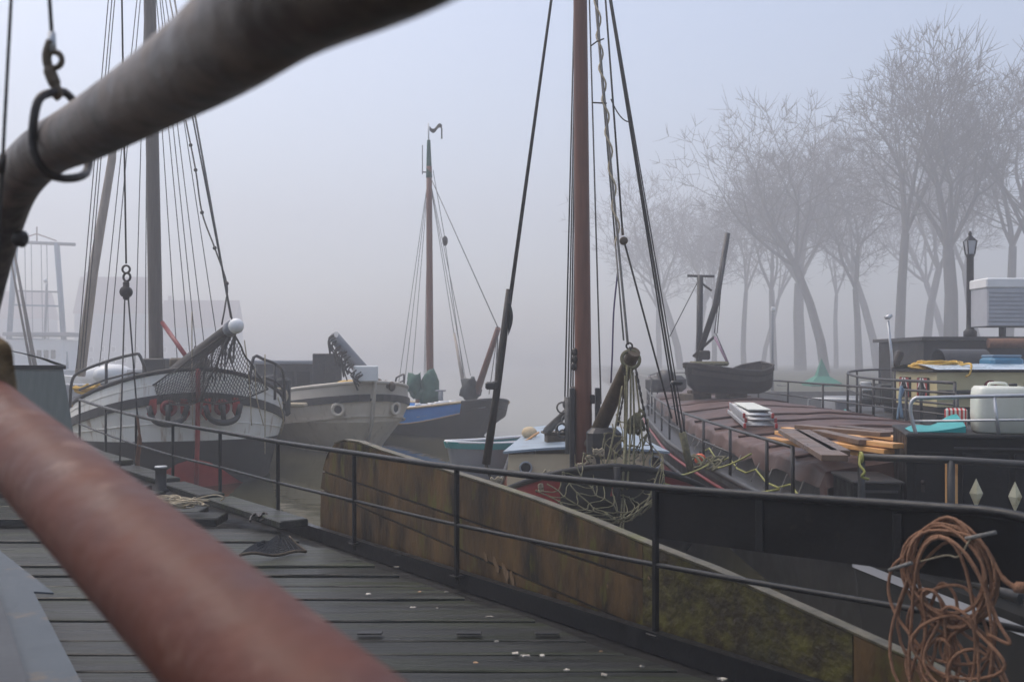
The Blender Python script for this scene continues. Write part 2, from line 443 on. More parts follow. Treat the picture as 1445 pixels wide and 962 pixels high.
# raised far deck: second flight of planks a step up
y = PLANK_END + .12
while y < 17.6:
    w = rnd(.30, .42)
    x1 = rail_x(y + w) - .52 + rnd(-.05, .05); x0 = -.56 * (y + w) - 2.6
    z = sheer(y) + .055 + rnd(-.006, .006) + (.04 if (y > 11.9) else 0)
    MB().bbox(((x0 + x1) / 2, y + w / 2, z - .04), (x1 - x0, w, .09), b=.012).build('plank', 'deck_wood', deck)
    y += w + (.02 if random.random() < .7 else .10)
# covering boards along the rail, short lengths with chamfered ends
for (y0, y1) in ((9.9, 11.55), (11.75, 12.9), (13.05, 14.6), (14.75, 16.6)):
    c = V(((rail_x(y0) + rail_x(y1)) / 2, (y0 + y1) / 2, sheer((y0 + y1) / 2) + .115)) - RN * .27
    L_ = (y1 - y0) / .806
    MB().bbox(c, (.30, L_, .075), rz=math.atan2(.592, .806), b=.012).build('covering_board', 'deck_wood', deck)
# lifting slots let into one plank
for px in (522, 662, 772):
    p = PZ(px, 894, .0)
    MB().bbox(p + V((0, 0, .006)), (.155, .05, .012), b=.003).build('lifting_slot', 'plastic_black', deck)

# fallen leaves and droppings on the wet planks
random.seed(8)
lspots = [(582, 857), (592, 835), (630, 835), (617, 858), (671, 935), (741, 925), (848, 919), (852, 952), (727, 922), (765, 925), (560, 800), (690, 870), (905, 940), (1020, 958), (520, 838), (700, 905), (800, 945)]
lm = []
for (px, py) in lspots:
    p = PZ(px, py, .004)
    a0 = rnd(0, 6.28); r0 = rnd(.011, .026); n = 9
    ring = [(math.cos(a0 + 2 * math.pi * i / n), math.sin(a0 + 2 * math.pi * i / n)) for i in range(n)]
    rr = [r0 * (1 if i % 2 else .68) * rnd(.55, 1.3) for i in range(n)]
    b = MB()
    b.add([p + V((0, 0, .007))] + [p + V((c * r * 1.2, s * r * .8, rnd(.003, .008))) for (c, s), r in zip(ring, rr)], [(0, 1 + i, 1 + (i + 1) % n) for i in range(n)])
    b.add([p + V((0, 0, .009))] + [p + V((c * r * 1.2, s * r * .8, .0)) for (c, s), r in zip(ring, rr)], [(0, 1 + (i + 1) % n, 1 + i) for i in range(n)])
    tag(b.build('fallen_leaf', 'leaf_pale' if random.random() < .6 else 'leaf_brown'), 'small pale fallen leaf lying on the wet deck planks', 'leaf', 'fallen leaves on the deck')

# ------------------------------------------------------------ railing
rl = thing('railing', (POSTS[2][0], POSTS[2][1], 0), 'black steel pipe railing along the edge of the planked deck', 'railing')
near_top = [V((1.92, 4.68, 1.02)), V((2.12, 4.41, 1.035)), V((2.24, 4.25, 1.02)), V((2.31, 4.15, .95)), V((2.335, 4.115, .8))]
top = [V((x, y, zt)) for (x, y, z, zt) in POSTS]
tr = spline(list(reversed(top)) + near_top[:3], 5) + [near_top[3], near_top[4], V((2.34, 4.11, .5)), V((2.34, 4.11, 0))]
MB().tube(tr, .024, 10).build('top_rail', 'rail_black', rl)
mid = [V((x, y, z + (zt - z) * .49)) for (x, y, z, zt) in POSTS]
MB().tube(spline(list(reversed(mid)) + [V((1.92, 4.68, .53)), V((2.34, 4.11, .55))], 4), .0165, 8).build('mid_rail', 'rail_black', rl)
for i, (x, y, z, zt) in enumerate(POSTS):
    b = MB().bbox((x, y, (z + zt) / 2 - .02), (.034, .034, zt - z + .02), rz=.63, b=.004)
    b.bbox((x, y, z + .03), (.09, .09, .014), rz=.63, b=.003)
    b.build('post', 'rail_black', rl)
# black steel panel under the top rail at the near end
b = MB()
Pn = []
ax = [V((.885, 6.09, 0)), V((1.4, 5.39, 0)), V((1.92, 4.68, 0)), V((2.30, 4.16, 0))]
zt = [.925, .97, 1.01, 1.0]; zb = [.62, .66, .705, .71]
b.grid(lambda u, v: (lambda i, f: ax[i].lerp(ax[i + 1], f) + V((0, 0, (zt[i] * (1 - f) + zt[i + 1] * f) * (1 - v) + (zb[i] * (1 - f) + zb[i + 1] * f) * v)) + RN * .012)(min(2, int(u * 2.999)), u * 3 - min(2, int(u * 2.999))), 12, 3, smooth=False)
b.grid(lambda u, v: (lambda i, f: ax[i].lerp(ax[i + 1], f) + V((0, 0, (zt[i] * (1 - f) + zt[i + 1] * f) * v + (zb[i] * (1 - f) + zb[i + 1] * f) * (1 - v))) + RN * .020)(min(2, int(u * 2.999)), u * 3 - min(2, int(u * 2.999))), 12, 3, smooth=False)
b.build('weather_panel', 'panel_black', rl)
for f_ in (.33, .68):
    p_ = ax[0].lerp(ax[3], f_); zt_p = .925 + (.085 * f_); zb_p = .62 + .09 * f_
    MB().bbox(V((p_.x, p_.y, (zt_p + zb_p) / 2)) + RN * .006, (.05, .012, zt_p - zb_p - .02), rz=math.atan2(RD.y, RD.x), b=.003).build('panel_strap', 'rail_black', rl)

# ------------------------------------------------------------ coil of orange rope on the rail
cx = V((2.03, 4.535, 0)) - RN * .05
rc = thing('rope_coil', (cx.x, cx.y, .3), 'tangled coil of orange brown rope hung on the end of the black railing', 'rope')
U = -RD
def rp(u, z, o=0): return cx + U * u + V((0, 0, z)) - RN * o
random.seed(21)
b = MB()
for k in range(9):      # tight loops tied at the rail
    ru = .195 + rnd(-.03, .03); rz_ = .215 + rnd(-.035, .035); c0 = rnd(-.02, .02); cz = .745 + rnd(-.02, .015); ph = rnd(0, 6.28)
    loop = []
    for i in range(29):
        a = 2 * math.pi * i / 28
        loop.append(rp(c0 + ru * math.cos(a) * (1 + .05 * math.sin(2 * a + ph)), cz + rz_ * math.sin(a) * (1 + .05 * math.cos(3 * a + ph)), .012 * math.sin(a + ph) + .01 * k * .6))
    b.tube(loop, .0078, 7, caps=False)
for k in range(15):     # loose hanging loops
    bot = rnd(-.02, .33); wl = rnd(.06, .2); c0 = rnd(-.12, .13); topz = rnd(.42, .72)
    if k < 3: topz = .93 - .02 * k; c0 = rnd(-.05, .05); wl = rnd(.17, .25); bot = rnd(.05, .33)
    ph = rnd(0, 6.28); o = rnd(.0, .07)
    lean = rnd(-.14, .14)
    pts = []
    cz = (topz + bot) / 2; hz = (topz - bot) / 2
    for i in range(31):
        a = 2 * math.pi * i / 30 + math.pi / 2
        pts.append(rp(c0 + lean * (1 - math.sin(a)) * .5 + wl * math.cos(a) * (1.0 - .25 * math.sin(a)) + .015 * math.sin(3 * a + ph), cz + hz * math.sin(a) + .015 * math.cos(2 * a + ph), o + .02 * math.sin(2 * a + ph)))
    b.tube(pts, .0078, 7, caps=False)
b.tube(spline([rp(-.16, .83, .02), rp(-.27, .74, .03), rp(-.30, .62, .03), rp(-.26, .52, .04), rp(-.18, .44, .05), rp(-.10, .36, .04)], 6), .0078, 7)
b.tube(spline([rp(.17, .72, .03), rp(.24, .58, .05), rp(.29, .50, .05), rp(.20, .52, .06)], 6), .0078, 7)
b.tube(spline([rp(-.16, .2, .03), rp(-.14, .05, .03), rp(-.10, -.04, .03), rp(.05, -.05, .05), rp(.2, -.03, .04)], 6), .0078, 7)
b.build('rope_loops', 'rope_orange', rc)
MB().tube([rp(-.27, .72, .07), rp(-.15, .775, .075)], .009, 8).build('toggle', 'rope_grey', rc)
MB().tube([rp(.10, .92, .06), rp(.23, .965, .05)], .009, 8).build('toggle', 'rope_grey', rc)
MB().tube(spline([rp(-.13, .78, .06), rp(.0, .83, .05), rp(.06, .835, .05), rp(.12, .92, .06)], 6), .004, 6).build('tie_string', 'rope_cream', rc)
MB().tube(spline([rp(.21, .83, .03), rp(.25, .77, .03), rp(.29, .74, .02), rp(.34, .74, .01)], 5), [.008] * 5 + [.012] * 6 + [.026] * 4 + [.02], 8).build('rope_end', 'rope_orange', rc)

# ------------------------------------------------------------ leeboard slung outside the rail
lb = thing('leeboard', (0, 7.4, -.2), 'huge weathered brown wooden leeboard slung outside the railing, mossy towards its narrow end', 'leeboard')
def lbp(px_or_t, z, off):  # t = metres along rail line from post 0, away from camera positive
    p = V((.88, 6.1, 0)) + RD * px_or_t + RN * off
    return V((p.x, p.y, z))
# outline of upper edge: (t along rail, z)
def rail_t(px):
    r = (px - 722.5) / FPX; o = V((.88, 6.1)) + V((RN.x, RN.y)) * .16
    return (r * o.y - o.x) / (RD.x - r * RD.y)
edge = [(455, 720), (456, 690), (460, 660), (466, 640), (476, 626), (490, 622), (510, 625), (540, 636), (600, 655), (680, 680), (760, 707), (840, 737), (925, 772), (1010, 805), (1100, 845), (1200, 890), (1300, 935), (1400, 985), (1480, 1030)]
E2 = []
for px, py in edge:
    t = rail_t(px); d = lbp(t, 0, .16).y
    E2.append((t, EYE - (py - HOR) / FPX * d))
def top_at(t):
    for (t0, z0), (t1, z1) in zip(E2[4:-1], E2[5:]):
        if t1 <= t <= t0: return z0 + (z1 - z0) * (t0 - t) / (t0 - t1)
    return E2[4][1] if t > E2[4][0] else E2[-1][1]
tL = E2[0][0]
poly = [(t, z) for t, z in E2]
bot0 = -.78
# built as fitted planks (strakes) running with the board, joints recessed
def strake(zlo, zhi, t0, t1, name, m, off=.13, th=.07):
    n = 40; b = MB()
    def f(t, w):
        hi = min(zhi(t), top_at(t)); lo = min(zlo(t), top_at(t) - .002)
        # round the far end
        zt_ = lo + (hi - lo) * w
        tl = t
        return tl, zt_
    def endcap(z):    # far outline t as function of height (rounded end)
        for (ta, za), (tb, zb_) in zip(E2[:4], E2[1:5]):
            if za <= z <= zb_: return ta + (tb - ta) * (z - za) / max(1e-6, zb_ - za)
        return tL if z < E2[0][1] else E2[4][0]
    def pt(u, w, o):
        t = t0 + (t1 - t0) * u
        tt, z = f(t, w)
        tt = min(tt, endcap(z))
        return lbp(tt, z, o)
    b.grid(lambda u, w: pt(u, w, off), n, 6)
    b.grid(lambda u, w: pt(1 - u, w, off + th), n, 6)
    b.grid(lambda u, w: pt(1 - u, 1, off + th * w), n, 1, smooth=False)
    b.grid(lambda u, w: pt(u, 0, off + th * w), n, 1, smooth=False)
    b.grid(lambda u, w: pt(0, u, off + th * w), 6, 1, smooth=False)
    b.grid(lambda u, w: pt(1, 1 - u, off + th * w), 6, 1, smooth=False)
    return b.build(name, m, lb)
s0 = lambda t: -.75
s1 = lambda t: -.02 + .085 * (t - 0) if t > 0 else -.02 + .12 * t
s2 = lambda t: .30 + .06 * t if t > -.2 else .288 + .13 * (t + .2)
g = .022
tM, tE = .25, E2[-1][0]
strake(s0, lambda t: s1(t) - g, tL, tM, 'board', 'leeboard', .136)
strake(s1, lambda t: s2(t) - g, tL, tM, 'board', 'leeboard', .130)
strake(s2, lambda t: 9, tL, tM, 'board', 'leeboard', .127)
strake(s0, lambda t: s1(t) - g, tM - .004, -1.3, 'board', 'leeboard_moss', .136)
strake(s1, lambda t: 9, tM - .004, -1.3, 'board', 'leeboard_moss', .129)
strake(s0, lambda t: 9, -1.306, tE, 'board', 'leeboard', .131)
strake(lambda t: -.7, lambda t: top_at(t) - .03, tL - .06, tE + .05, 'core', 'tar_wood', .152, .03)
rs = random.Random(14)
for (px, py, w_, h_) in ((688, 785, 10, 9), (703, 796, 12, 14), (716, 806, 12, 18), (727, 823, 9, 26), (735, 838, 7, 16), (918, 815, 4, 3), (860, 826, 3, 3)):
    t = rail_t(px); d_ = lbp(t, 0, .12).y
    c_ = V((P(px, py, d_)))
    n = 12; pts_ = [c_ + RD * (-(w_ / 300) * math.cos(a) * rs.uniform(.5, 1.1) + (h_ / 500) * math.sin(a) * .8) + V((0, 0, (h_ / 210) * math.sin(a) * rs.uniform(.6, 1.1))) for a in [2 * math.pi * i / n for i in range(n)]]
    pts_ = [V((*(lbp((p_ - V((.88, 6.1, 0))).dot(RD), p_.z, .1255)),)) for p_ in pts_]
    MB().extrude(pts_, RN * .006).build('bare_scar', 'bare_wood', lb)
# worn pale top edge strip
tops = [lbp(t, z + .006, .165) for t, z in E2[4:]]
b = MB()
for a, c in zip(tops[:-1], tops[1:]):
    w = RN * .040
    b.add([a - w, a + w, c + w, c - w, a - w + V((0, 0, .012)), a + w + V((0, 0, .012)), c + w + V((0, 0, .012)), c - w + V((0, 0, .012))], [(4, 5, 6, 7), (0, 4, 7, 3), (1, 2, 6, 5), (0, 3, 2, 1)])
b.build('edge_strip', 'leeboard_edge', lb)

# ------------------------------------------------------------ big red boom close to the lens, lying in a crutch
A, B = V((-.318, 1.30, 1.285)), V((-1.17, 2.30, 1.535))
dd = (B - A)
bp_ = [A + dd * t for t in (-.55, -.3, 0, .5, 1, 1.6, 2.4, 3.2)]
bm = thing('red_boom', (A.x, A.y, 0), 'thick red painted round boom lying diagonally across the foreground', 'boom')
MB().tube(bp_, [.104, .104, .102, .096, .090, .086, .082, .075], 40).build('spar', 'boom_red', bm)
for t in (-.45, 2.7):
    p = A + dd * t
    s = MB().bbox((p.x, p.y, (p.z - .1) / 2 - .03), (.12, .12, p.z - .06), rz=.7, b=.01)
    s.bbox((p.x, p.y, p.z - .10), (.36, .1, .07), rz=.7 + 1.57, b=.01)
    s.build('crutch', 'tar_wood', bm)

# ------------------------------------------------------------ curved gaff above it with iron ring and hoist
gf = thing('curved_gaff', (-1.19, 2.6, 0), 'weathered grey wooden curved gaff with an iron ring hanging over the red boom', 'gaff')
gp = [(720, -190, .98), (560, -85, 1.13), (404, -4, 1.32), (304, 72, 1.58), (212, 131, 1.92), (120, 185, 2.32), (62, 215, 2.62), (22, 258, 2.85), (-2, 320, 3.05), (-28, 420, 3.3), (-50, 540, 3.55), (-64, 700, 3.7)]
gs = spline([P(*q_) for q_ in gp], 6)
rr_ = []
for i in range(len(gs)):
    t = i / (len(gs) - 1)
    rr_.append(.090 - .023 * min(1, t / .5) - .004 * max(0, t - .55))
MB().tube(gs, rr_, 28).build('spar', 'gaff_wood', gf)
end = gs[-1]
MB().bbox((end.x, end.y, (end.z) / 2 - .03), (.16, .16, end.z + .04), b=.01).build('crutch', 'tar_wood', gf)
rcx = P(82, 196, 2.5); ring_n = (gs[36] - gs[30]).normalized()
# squarish iron ring around the spar
nn = (P(62, 215, 2.62) - P(120, 185, 2.32)).normalized()
up = (V((0, 0, 1)) - nn * nn.z).normalized(); sd = nn.cross(up)
cc = P(85, 203, 2.5)
rg = [cc + up * (.115 * math.copysign(abs(math.sin(a)) ** .7, math.sin(a)) + .022) + sd * .078 * math.copysign(abs(math.cos(a)) ** .8, math.cos(a)) + nn * (.055 * (-math.sin(a))) for a in [2 * math.pi * i / 32 for i in range(33)]]
rg = [P(*q_) for q_ in ((80, 129, 2.47), (58, 137, 2.42), (49, 160, 2.40), (46, 200, 2.40), (52, 225, 2.40), (68, 245, 2.42), (90, 252, 2.46), (114, 249, 2.52), (124, 238, 2.60), (128, 200, 2.64), (118, 165, 2.62), (104, 143, 2.56), (92, 131, 2.5), (80, 129, 2.47))]
MB().tube(spline(rg, 4), .0105, 10, caps=False).build('iron_ring', 'iron', gf)
eye = P(80, 129, 2.47)
hk = P(76, 125, eye.y - .0)
b = MB().tube(spline([P(72, 58, eye.y), P(66, 80, eye.y), P(70, 100, eye.y), P(77, 118, eye.y), P(82, 132, eye.y), P(76, 138, eye.y)], 5), [.012] * 10 + [.016] * 6 + [.012] * 10, 8)
b.torus(P(76, 85, eye.y), .020, .0075, (0, 1, 0), 20, 8)
b.build('hook', 'old_wood', gf)
MB().tube([P(73, 46, eye.y), P(74, 74, eye.y)], .0095, 10).build('ferrule', 'galvanised', gf)
MB().tube([P(60, -160, eye.y), P(73, 48, eye.y)], .0052, 8).build('hoist_wire', 'rope_dark', gf)
MB().lathe(P(20, 335, 2.98), [(.014, 0), (.026, .01), (.026, .03), (.014, .04)], 12, axis=(1, -.2, -.2)).build('eye_bolt', 'iron', gf)
# hanging line at the frame's edge with brown coil
wl = thing('hanging_line', P(-6, 560, 2.55), 'black wire with a bunch of brown rope hung on it beside the red boom', 'rope')
MB().tube([P(22, -120, 2.55), P(3, 240, 2.55), P(-4, 400, 2.55), P(-6, 565, 2.55)], .0045, 8).build('wire', 'rope_dark', wl)
MB().tube([P(4, 218, 2.55), P(2, 245, 2.55)], .009, 8).build('ferrule', 'iron', wl)
b = MB()
random.seed(4)
for k in range(7):
    x0 = -8 + k * 3.4
    b.tube(spline([P(-6, 470 + k, 2.5), P(x0 - 2 + rnd(-2, 2), 490, 2.48), P(x0 + 4, 520, 2.46 + .01 * k), P(x0 + 8, 548, 2.46 + .01 * k), P(x0 + 4, 556, 2.5), P(x0 - 8, 545, 2.53), P(-10, 500, 2.53)], 5), .0065, 7)
b.build('rope_bunch', 'rope_brown', wl)

# ------------------------------------------------------------ left: steel hatch coaming
hc = thing('steel_hatch', (-3.4, 5.2, 0), 'blue grey steel hatch coaming with a notched edge standing on the planks', 'hatch')
oz = .27
outer = [(-1.0, 2.9), (-1.87, 4.36), (-2.98, 6.20), (-2.84, 6.17), (-3.9, 7.57), (-5.2, 7.2), (-5.2, 2.9)]
b = MB()
b.prism(outer, oz - .012, oz)
b.build('top_plate', 'steel_blue', hc)
inner = [(-1.15, 2.75), (-2.02, 4.36), (-3.1, 6.1), (-3.9, 7.2), (-5.1, 7.1), (-5.1, 2.75)]
MB().prism(inner, -.03, oz - .012).build('coaming', 'steel_dark', hc)
lid = [(-1.5, 3.0), (-2.12, 4.35), (-3.63, 6.9), (-4.9, 7.0), (-4.9, 3.0)]
b = MB().prism(lid, oz + .001, oz + .05)
b.build('lid', 'steel_blue_dark', hc)

# green cabin on deck at the left
cb = thing('green_deck_cabin', (-7.6, 13.2, 0), 'grey green wooden deck cabin with white cambered roof beside the red boom', 'cabin')
c1 = V((-4.02, 9.0, 0)); 
b = MB()
lo = [V((-5.55, 12.9, -.05)), V((-9.4, 11.9, -.05)), V((-10.3, 14.6, -.05)), V((-6.85, 15.2, -.05))]
hi = [V((-5.86, 13.0, 1.60)), V((-9.4, 12.1, 1.60)), V((-10.2, 14.5, 1.60)), V((-6.95, 15.1, 1.60))]
b.add(lo + hi, [(0, 4, 5, 1), (1, 5, 6, 2), (2, 6, 7, 3), (3, 7, 4, 0), (4, 7, 6, 5)])
b.build('wall', 'cabin_green', cb)
tb_ = [(h - V((-8.1, 13.7, 1.60))) * 1.02 + V((-8.1, 13.7, 1.60)) for h in hi]
b = MB(); b.add([t + V((0, 0, 0)) for t in tb_] + [t + V((0, 0, .045)) for t in tb_], [(0, 1, 5, 4), (1, 2, 6, 5), (2, 3, 7, 6), (3, 0, 4, 7), (3, 2, 1, 0)])
b.build('roof_edge', 'rail_black', cb)
def rf(u, v):
    p = (tb_[0].lerp(tb_[1], u)).lerp(tb_[3].lerp(tb_[2], u), v)
    return p + V((0, 0, .047 + .33 * math.sin(math.pi * min(max(u, 0), 1)) ** .8))
MB().grid(rf, 14, 6).build('roof', 'roof_white', cb)

# small gear on the far deck
bo = thing('bollard', (-4.9, 13.15, .1), 'short black mooring bollard with a pale top inside the railing', 'bollard')
p = PZ(227, 688, .13)
bo.location = p; ORG[bo.name] = V(p)
MB().lathe(p + V((0, 0, -.05)), [(.10, 0), (.10, .03), (.068, .04), (.068, .29), (.074, .30)], 18).build('post', 'hull_black', bo)
MB().lathe(p + V((0, 0, .25)), [(.075, 0), (.078, .012), (.07, .022)], 18).build('cap', 'galvanised', bo)
p = PZ(249, 707, .20)
b = MB(); random.seed(9)
for k in range(16):
    a0 = rnd(0, 6.28); r1 = rnd(.10, .30); r2 = rnd(.06, .18); ox, oy = rnd(-.14, .14), rnd(-.1, .1); zz = rnd(-.055, .02)
    pts = [p + V((ox + r1 * math.cos(a) + .02 * math.sin(3 * a + k), oy + r2 * math.sin(a), zz + .02 * math.sin(2 * a + a0) + .015)) for a in [2 * math.pi * i / 20 for i in range(21)]]
    b.tube(pts, .008, 5, caps=False)
b.tube(spline([p + V((.1, 0, 0)), p + V((.35, .12, .05)), p + V((.48, .1, .03)), p + V((.42, .2, -.02))], 5), .008, 5)
tag(b.build('cream_rope_pile', 'rope_cream'), 'loose pile of thin cream rope on the raised deck boards', 'rope')
# black rubber mesh mat folded over the step
mt = thing('mesh_mat', PZ(400, 770, .05), 'black open mesh mat draped over the step in the deck', 'mat')
q0, q1, q2, q3 = PZ(338, 783, .075), PZ(432, 779, .02), PZ(408, 755, .155), PZ(372, 763, .15)
b = MB()
N1, N2 = 12, 9
fm = lambda u, v: (q0.lerp(q1, u)).lerp(q3.lerp(q2, u), v) + V((0, 0, .015 * math.sin(9 * u + 3 * v)))
for i in range(N1 + 1): b.tube([fm(i / N1, j / N2) for j in range(N2 + 1)], .009, 4, smooth=False)
for j in range(N2 + 1): b.tube([fm(i / N1, j / N2) for i in range(N1 + 1)], .009, 4, smooth=False)
b.build('lattice', 'plastic_black', mt)
b = MB().tube([fm(i / N1, 0) for i in range(N1 + 1)], .014, 6).tube([fm(1, j / N2) for j in range(N2 + 1)], .012, 6)
b.build('border', 'old_wood', mt)
fl = MB().tube(spline([PZ(353, 735, .12), PZ(355, 728, .14), PZ(362, 724, .16), PZ(366, 729, .15), PZ(370, 724, .16), PZ(376, 724, .16), PZ(374, 731, .12), PZ(366, 735, .12)], 5), .012, 7)
tag(fl.build('fairlead', 'iron'), 'small black double curled iron fairlead at the foot of the railing', 'fairlead')
# block and tackle running down to a rail post
x, y, z, zt_ = POSTS[6]
tk = thing('tackle_line', (x, y, zt_), 'black block and tackle line hanging down to a post of the railing', 'tackle')
yy = 14.6
MB().tube([P(170, -150, yy), P(172, 0, yy), P(178, 372, yy)], .014, 8).build('wire', 'rope_dark', tk)
b = MB().torus(P(178, 380, yy), .055, .016, (0, 1, 0), 16, 6).torus(P(179, 391, yy), .06, .017, (.3, 1, 0), 16, 6)
b.build('shackle', 'iron', tk)
b = MB().lathe(P(178, 412, yy) + V((0, -.05, 0)), [(.02, 0), (.085, .01), (.085, .09), (.02, .10)], 16, axis=(0, 1, 0)).bbox(P(178, 410, yy), (.09, .06, .28), b=.02)
b.build('block', 'iron', tk)
MB().tube([P(176, 420, yy), P(168, 690, yy - .9)], .011, 7).build('fall', 'rope_dark', tk)
MB().tube([P(181, 420, yy), P(194, 588, yy)], .012, 7).build('fall', 'rope_dark', tk)
MB().tube(spline([P(194, 586, 14.62), P(197, 620, 14.6), P(194, 650, 14.6), P(197, 668, 14.6)], 4), [.02] * 4 + [.035] * 5 + [.03] * 4, 8).build('lashing', 'rust', tk)
# ------------------------------------------------------------ boats: shared hull builder
class Hull:
    def __init__(self, root, bow, d, L, beam, tb=.3, ts=.35, sh=.45, pw=2.2, stern=.0):
        self.root = root; self.bow = V((bow[0], bow[1], 0)); self.d = V((d[0], d[1], 0)).normalized()
        self.n = V((self.d.y, -self.d.x, 0))       # towards the picture's right for a boat pointing at us
        self.L = L; self.beam = beam; self.tb = tb; self.ts = ts; self.sh = sh; self.pw = pw
    def shape(self, t):
        a = 1.0
        if t < self.tb: a = (1 - (1 - t / self.tb) ** self.pw) ** .55
        if t > 1 - self.ts: a = min(a, (1 - (1 - (1 - t) / self.ts) ** 2.2) ** .5)
        return a
    def pt(self, t, side, row, inset=0.0, dz=0.0):
        zb, zm, k, s0 = row[:4]
        sag_ = max(0, 1 - t / (row[4] if len(row) > 4 else self.sh)) ** 2
        z = zm + (zb - zm) * sag_ + max(0, (t - .7) / .3) ** 2 * .25 * (1 if zm > WATER else 0)
        hb = max(0.0, self.beam / 2 * k * self.shape(t) - inset)
        p = self.bow + self.d * (s0 + t * (self.L - 2 * s0 * 0) + (inset if t < .02 else 0)) + self.n * side * hb
        return V((p.x, p.y, z + dz))
    def at(self, s, u, z):
        p = self.bow + self.d * s + self.n * u
        return V((p.x, p.y, z))
    def ts_(self, t0=0, t1=1, n=36):
        return [t0 + (t1 - t0) * (i / n) ** 1.6 for i in range(n + 1)]
    def strip(self, name, m, r0, r1, t0=0, t1=1, n=36, k=2, out=0.0, label=None, parent=None, sides=(-1, 1)):
        b = MB(); T = self.ts_(t0, t1, n)
        o = -out
        def rowp(i, side, w):
            a = self.pt(T[i], side, r0, o); c = self.pt(T[i], side, r1, o)
            return a.lerp(c, w)
        for side in sides:
            g = (lambda u, w, sd=side: rowp(int(round(u * n)), sd, w)) if side < 0 else (lambda u, w, sd=side: rowp(n - int(round(u * n)), sd, w))
            b.grid(g, n, k)
        return b.build(name, m, parent or self.root, label)
    def band(self, name, m, r0, r1, th=.04, t0=0, t1=1, n=36, parent=None):
        """raised band: outer face plus closed top and bottom"""
        b = MB(); T = self.ts_(t0, t1, n)
        for side in (-1, 1):
            for i in range(n):
                q = [self.pt(T[i], side, r0, -th), self.pt(T[i + 1], side, r0, -th), self.pt(T[i + 1], side, r1, -th), self.pt(T[i], side, r1, -th),
                     self.pt(T[i], side, r0, .02), self.pt(T[i + 1], side, r0, .02), self.pt(T[i + 1], side, r1, .02), self.pt(T[i], side, r1, .02)]
                b.add(q, [(0, 1, 2, 3), (3, 2, 6, 7), (0, 4, 5, 1)], smooth=False)
        return b.build(name, m, parent or self.root)
    def cap(self, name, m, row, r=.05, t0=0, t1=1, n=30, parent=None, dz=0):
        T = self.ts_(t0, t1, n)
        pts = [self.pt(t, -1, row, 0, dz) for t in reversed(T)] + [self.pt(t, 1, row, 0, dz) for t in T[1:]]
        return MB().tube(pts, r, 8).build(name, m, parent or self.root)
    def deck(self, m, row, dz, inset=.05, name='deck'):
        T = self.ts_(0.004, .995, 30); b = MB()
        b.grid(lambda u, w: self.pt(T[int(round(u * 30))], -1, row, inset, dz).lerp(self.pt(T[int(round(u * 30))], 1, row, inset, dz), w) + V((0, 0, .05 * math.sin(math.pi * w))), 30, 6)
        return b.build(name, m, self.root)
    def inner(self, m, row, dz, inset=.05, name='bulwark_inside'):
        T = self.ts_(0.0, 1, 30); b = MB()
        for side in (-1, 1):
            b.grid(lambda u, w: self.pt(T[int(round(u * 30))], side, row, inset * (1 if u > 0 else .2), -.02 + dz * w), 30, 1)
        return b.build(name, m, self.root)

def mast(root, base, top, r0, r1, m, name='mast', n=14):
    a, c = V(base), V(top)
    return MB().tube([a.lerp(c, i / 6) for i in range(7)], [r0 + (r1 - r0) * (i / 6) for i in range(7)], n).build(name, m, root)
def line(root, a, c, r, m='wire', name='shroud', s=0.0, n=5):
    pts = sag(a, c, s, 10) if s else [V(a), V(c)]
    return MB().tube(pts, r, n).build(name, m, root)
def net_tri(b, A, B, C, n, r, sagz=0.0, seed=1):
    """diamond net on a triangle: lines parallel to AB and AC families"""
    A, B, C = V(A), V(B), V(C); rs = random.Random(seed)
    def S(u, v):       # barycentric
        w = 1 - u - v
        p = A * w + B * u + C * v
        return p - V((0, 0, sagz * 6 * (u * v + .35 * u * w + .35 * v * w))) + V((mnoise.noise(p * 3) * .03, mnoise.noise(p * 3 + V((5, 0, 0))) * .03, mnoise.noise(p * 2.3 + V((0, 9, 0))) * .04))
    for i in range(1, n):
        f = i / n; m_ = max(2, int((1 - f) * 10))
        b.tube([S(f, (1 - f) * j / m_) for j in range(m_ + 1)], r, 3, caps=False)
        b.tube([S((1 - f) * j / m_, f) for j in range(m_ + 1)], r, 3, caps=False)
    for e in ([S(j / 12, 0) for j in range(13)], [S(0, j / 12) for j in range(13)], [S(1 - j / 12, j / 12) for j in range(13)]):
        b.tube(e, r * 2.4, 5, caps=False)

def hawse(root, c, nrm, R, m_ring, m_in, name='hawse_ring'):
    o = MB().torus(c, R, R * .32, nrm, 20, 8).build(name, m_ring, root)
    n_ = V(nrm).normalized()
    MB().lathe(V(c) - n_ * .02, [(R * .9, 0), (R * .9, .025)], 14, axis=n_).build('hole', m_in, o)
    return o

# ============================================================ A: white tjalk, bow towards us
A_ = thing('white_sailing_barge', (-6.2, 19.5, WATER), 'white hulled sailing barge with black band, red anchors recesses and netted bowsprit', 'sailing barge')
A_["label"] = 'white hulled sailing barge with red anchor pockets and a white ball on its netted bowsprit'
h = Hull(A_, (-6.2, 19.5), (-.4, .917), 17, 4.6, tb=.24, sh=.32, pw=2.4)
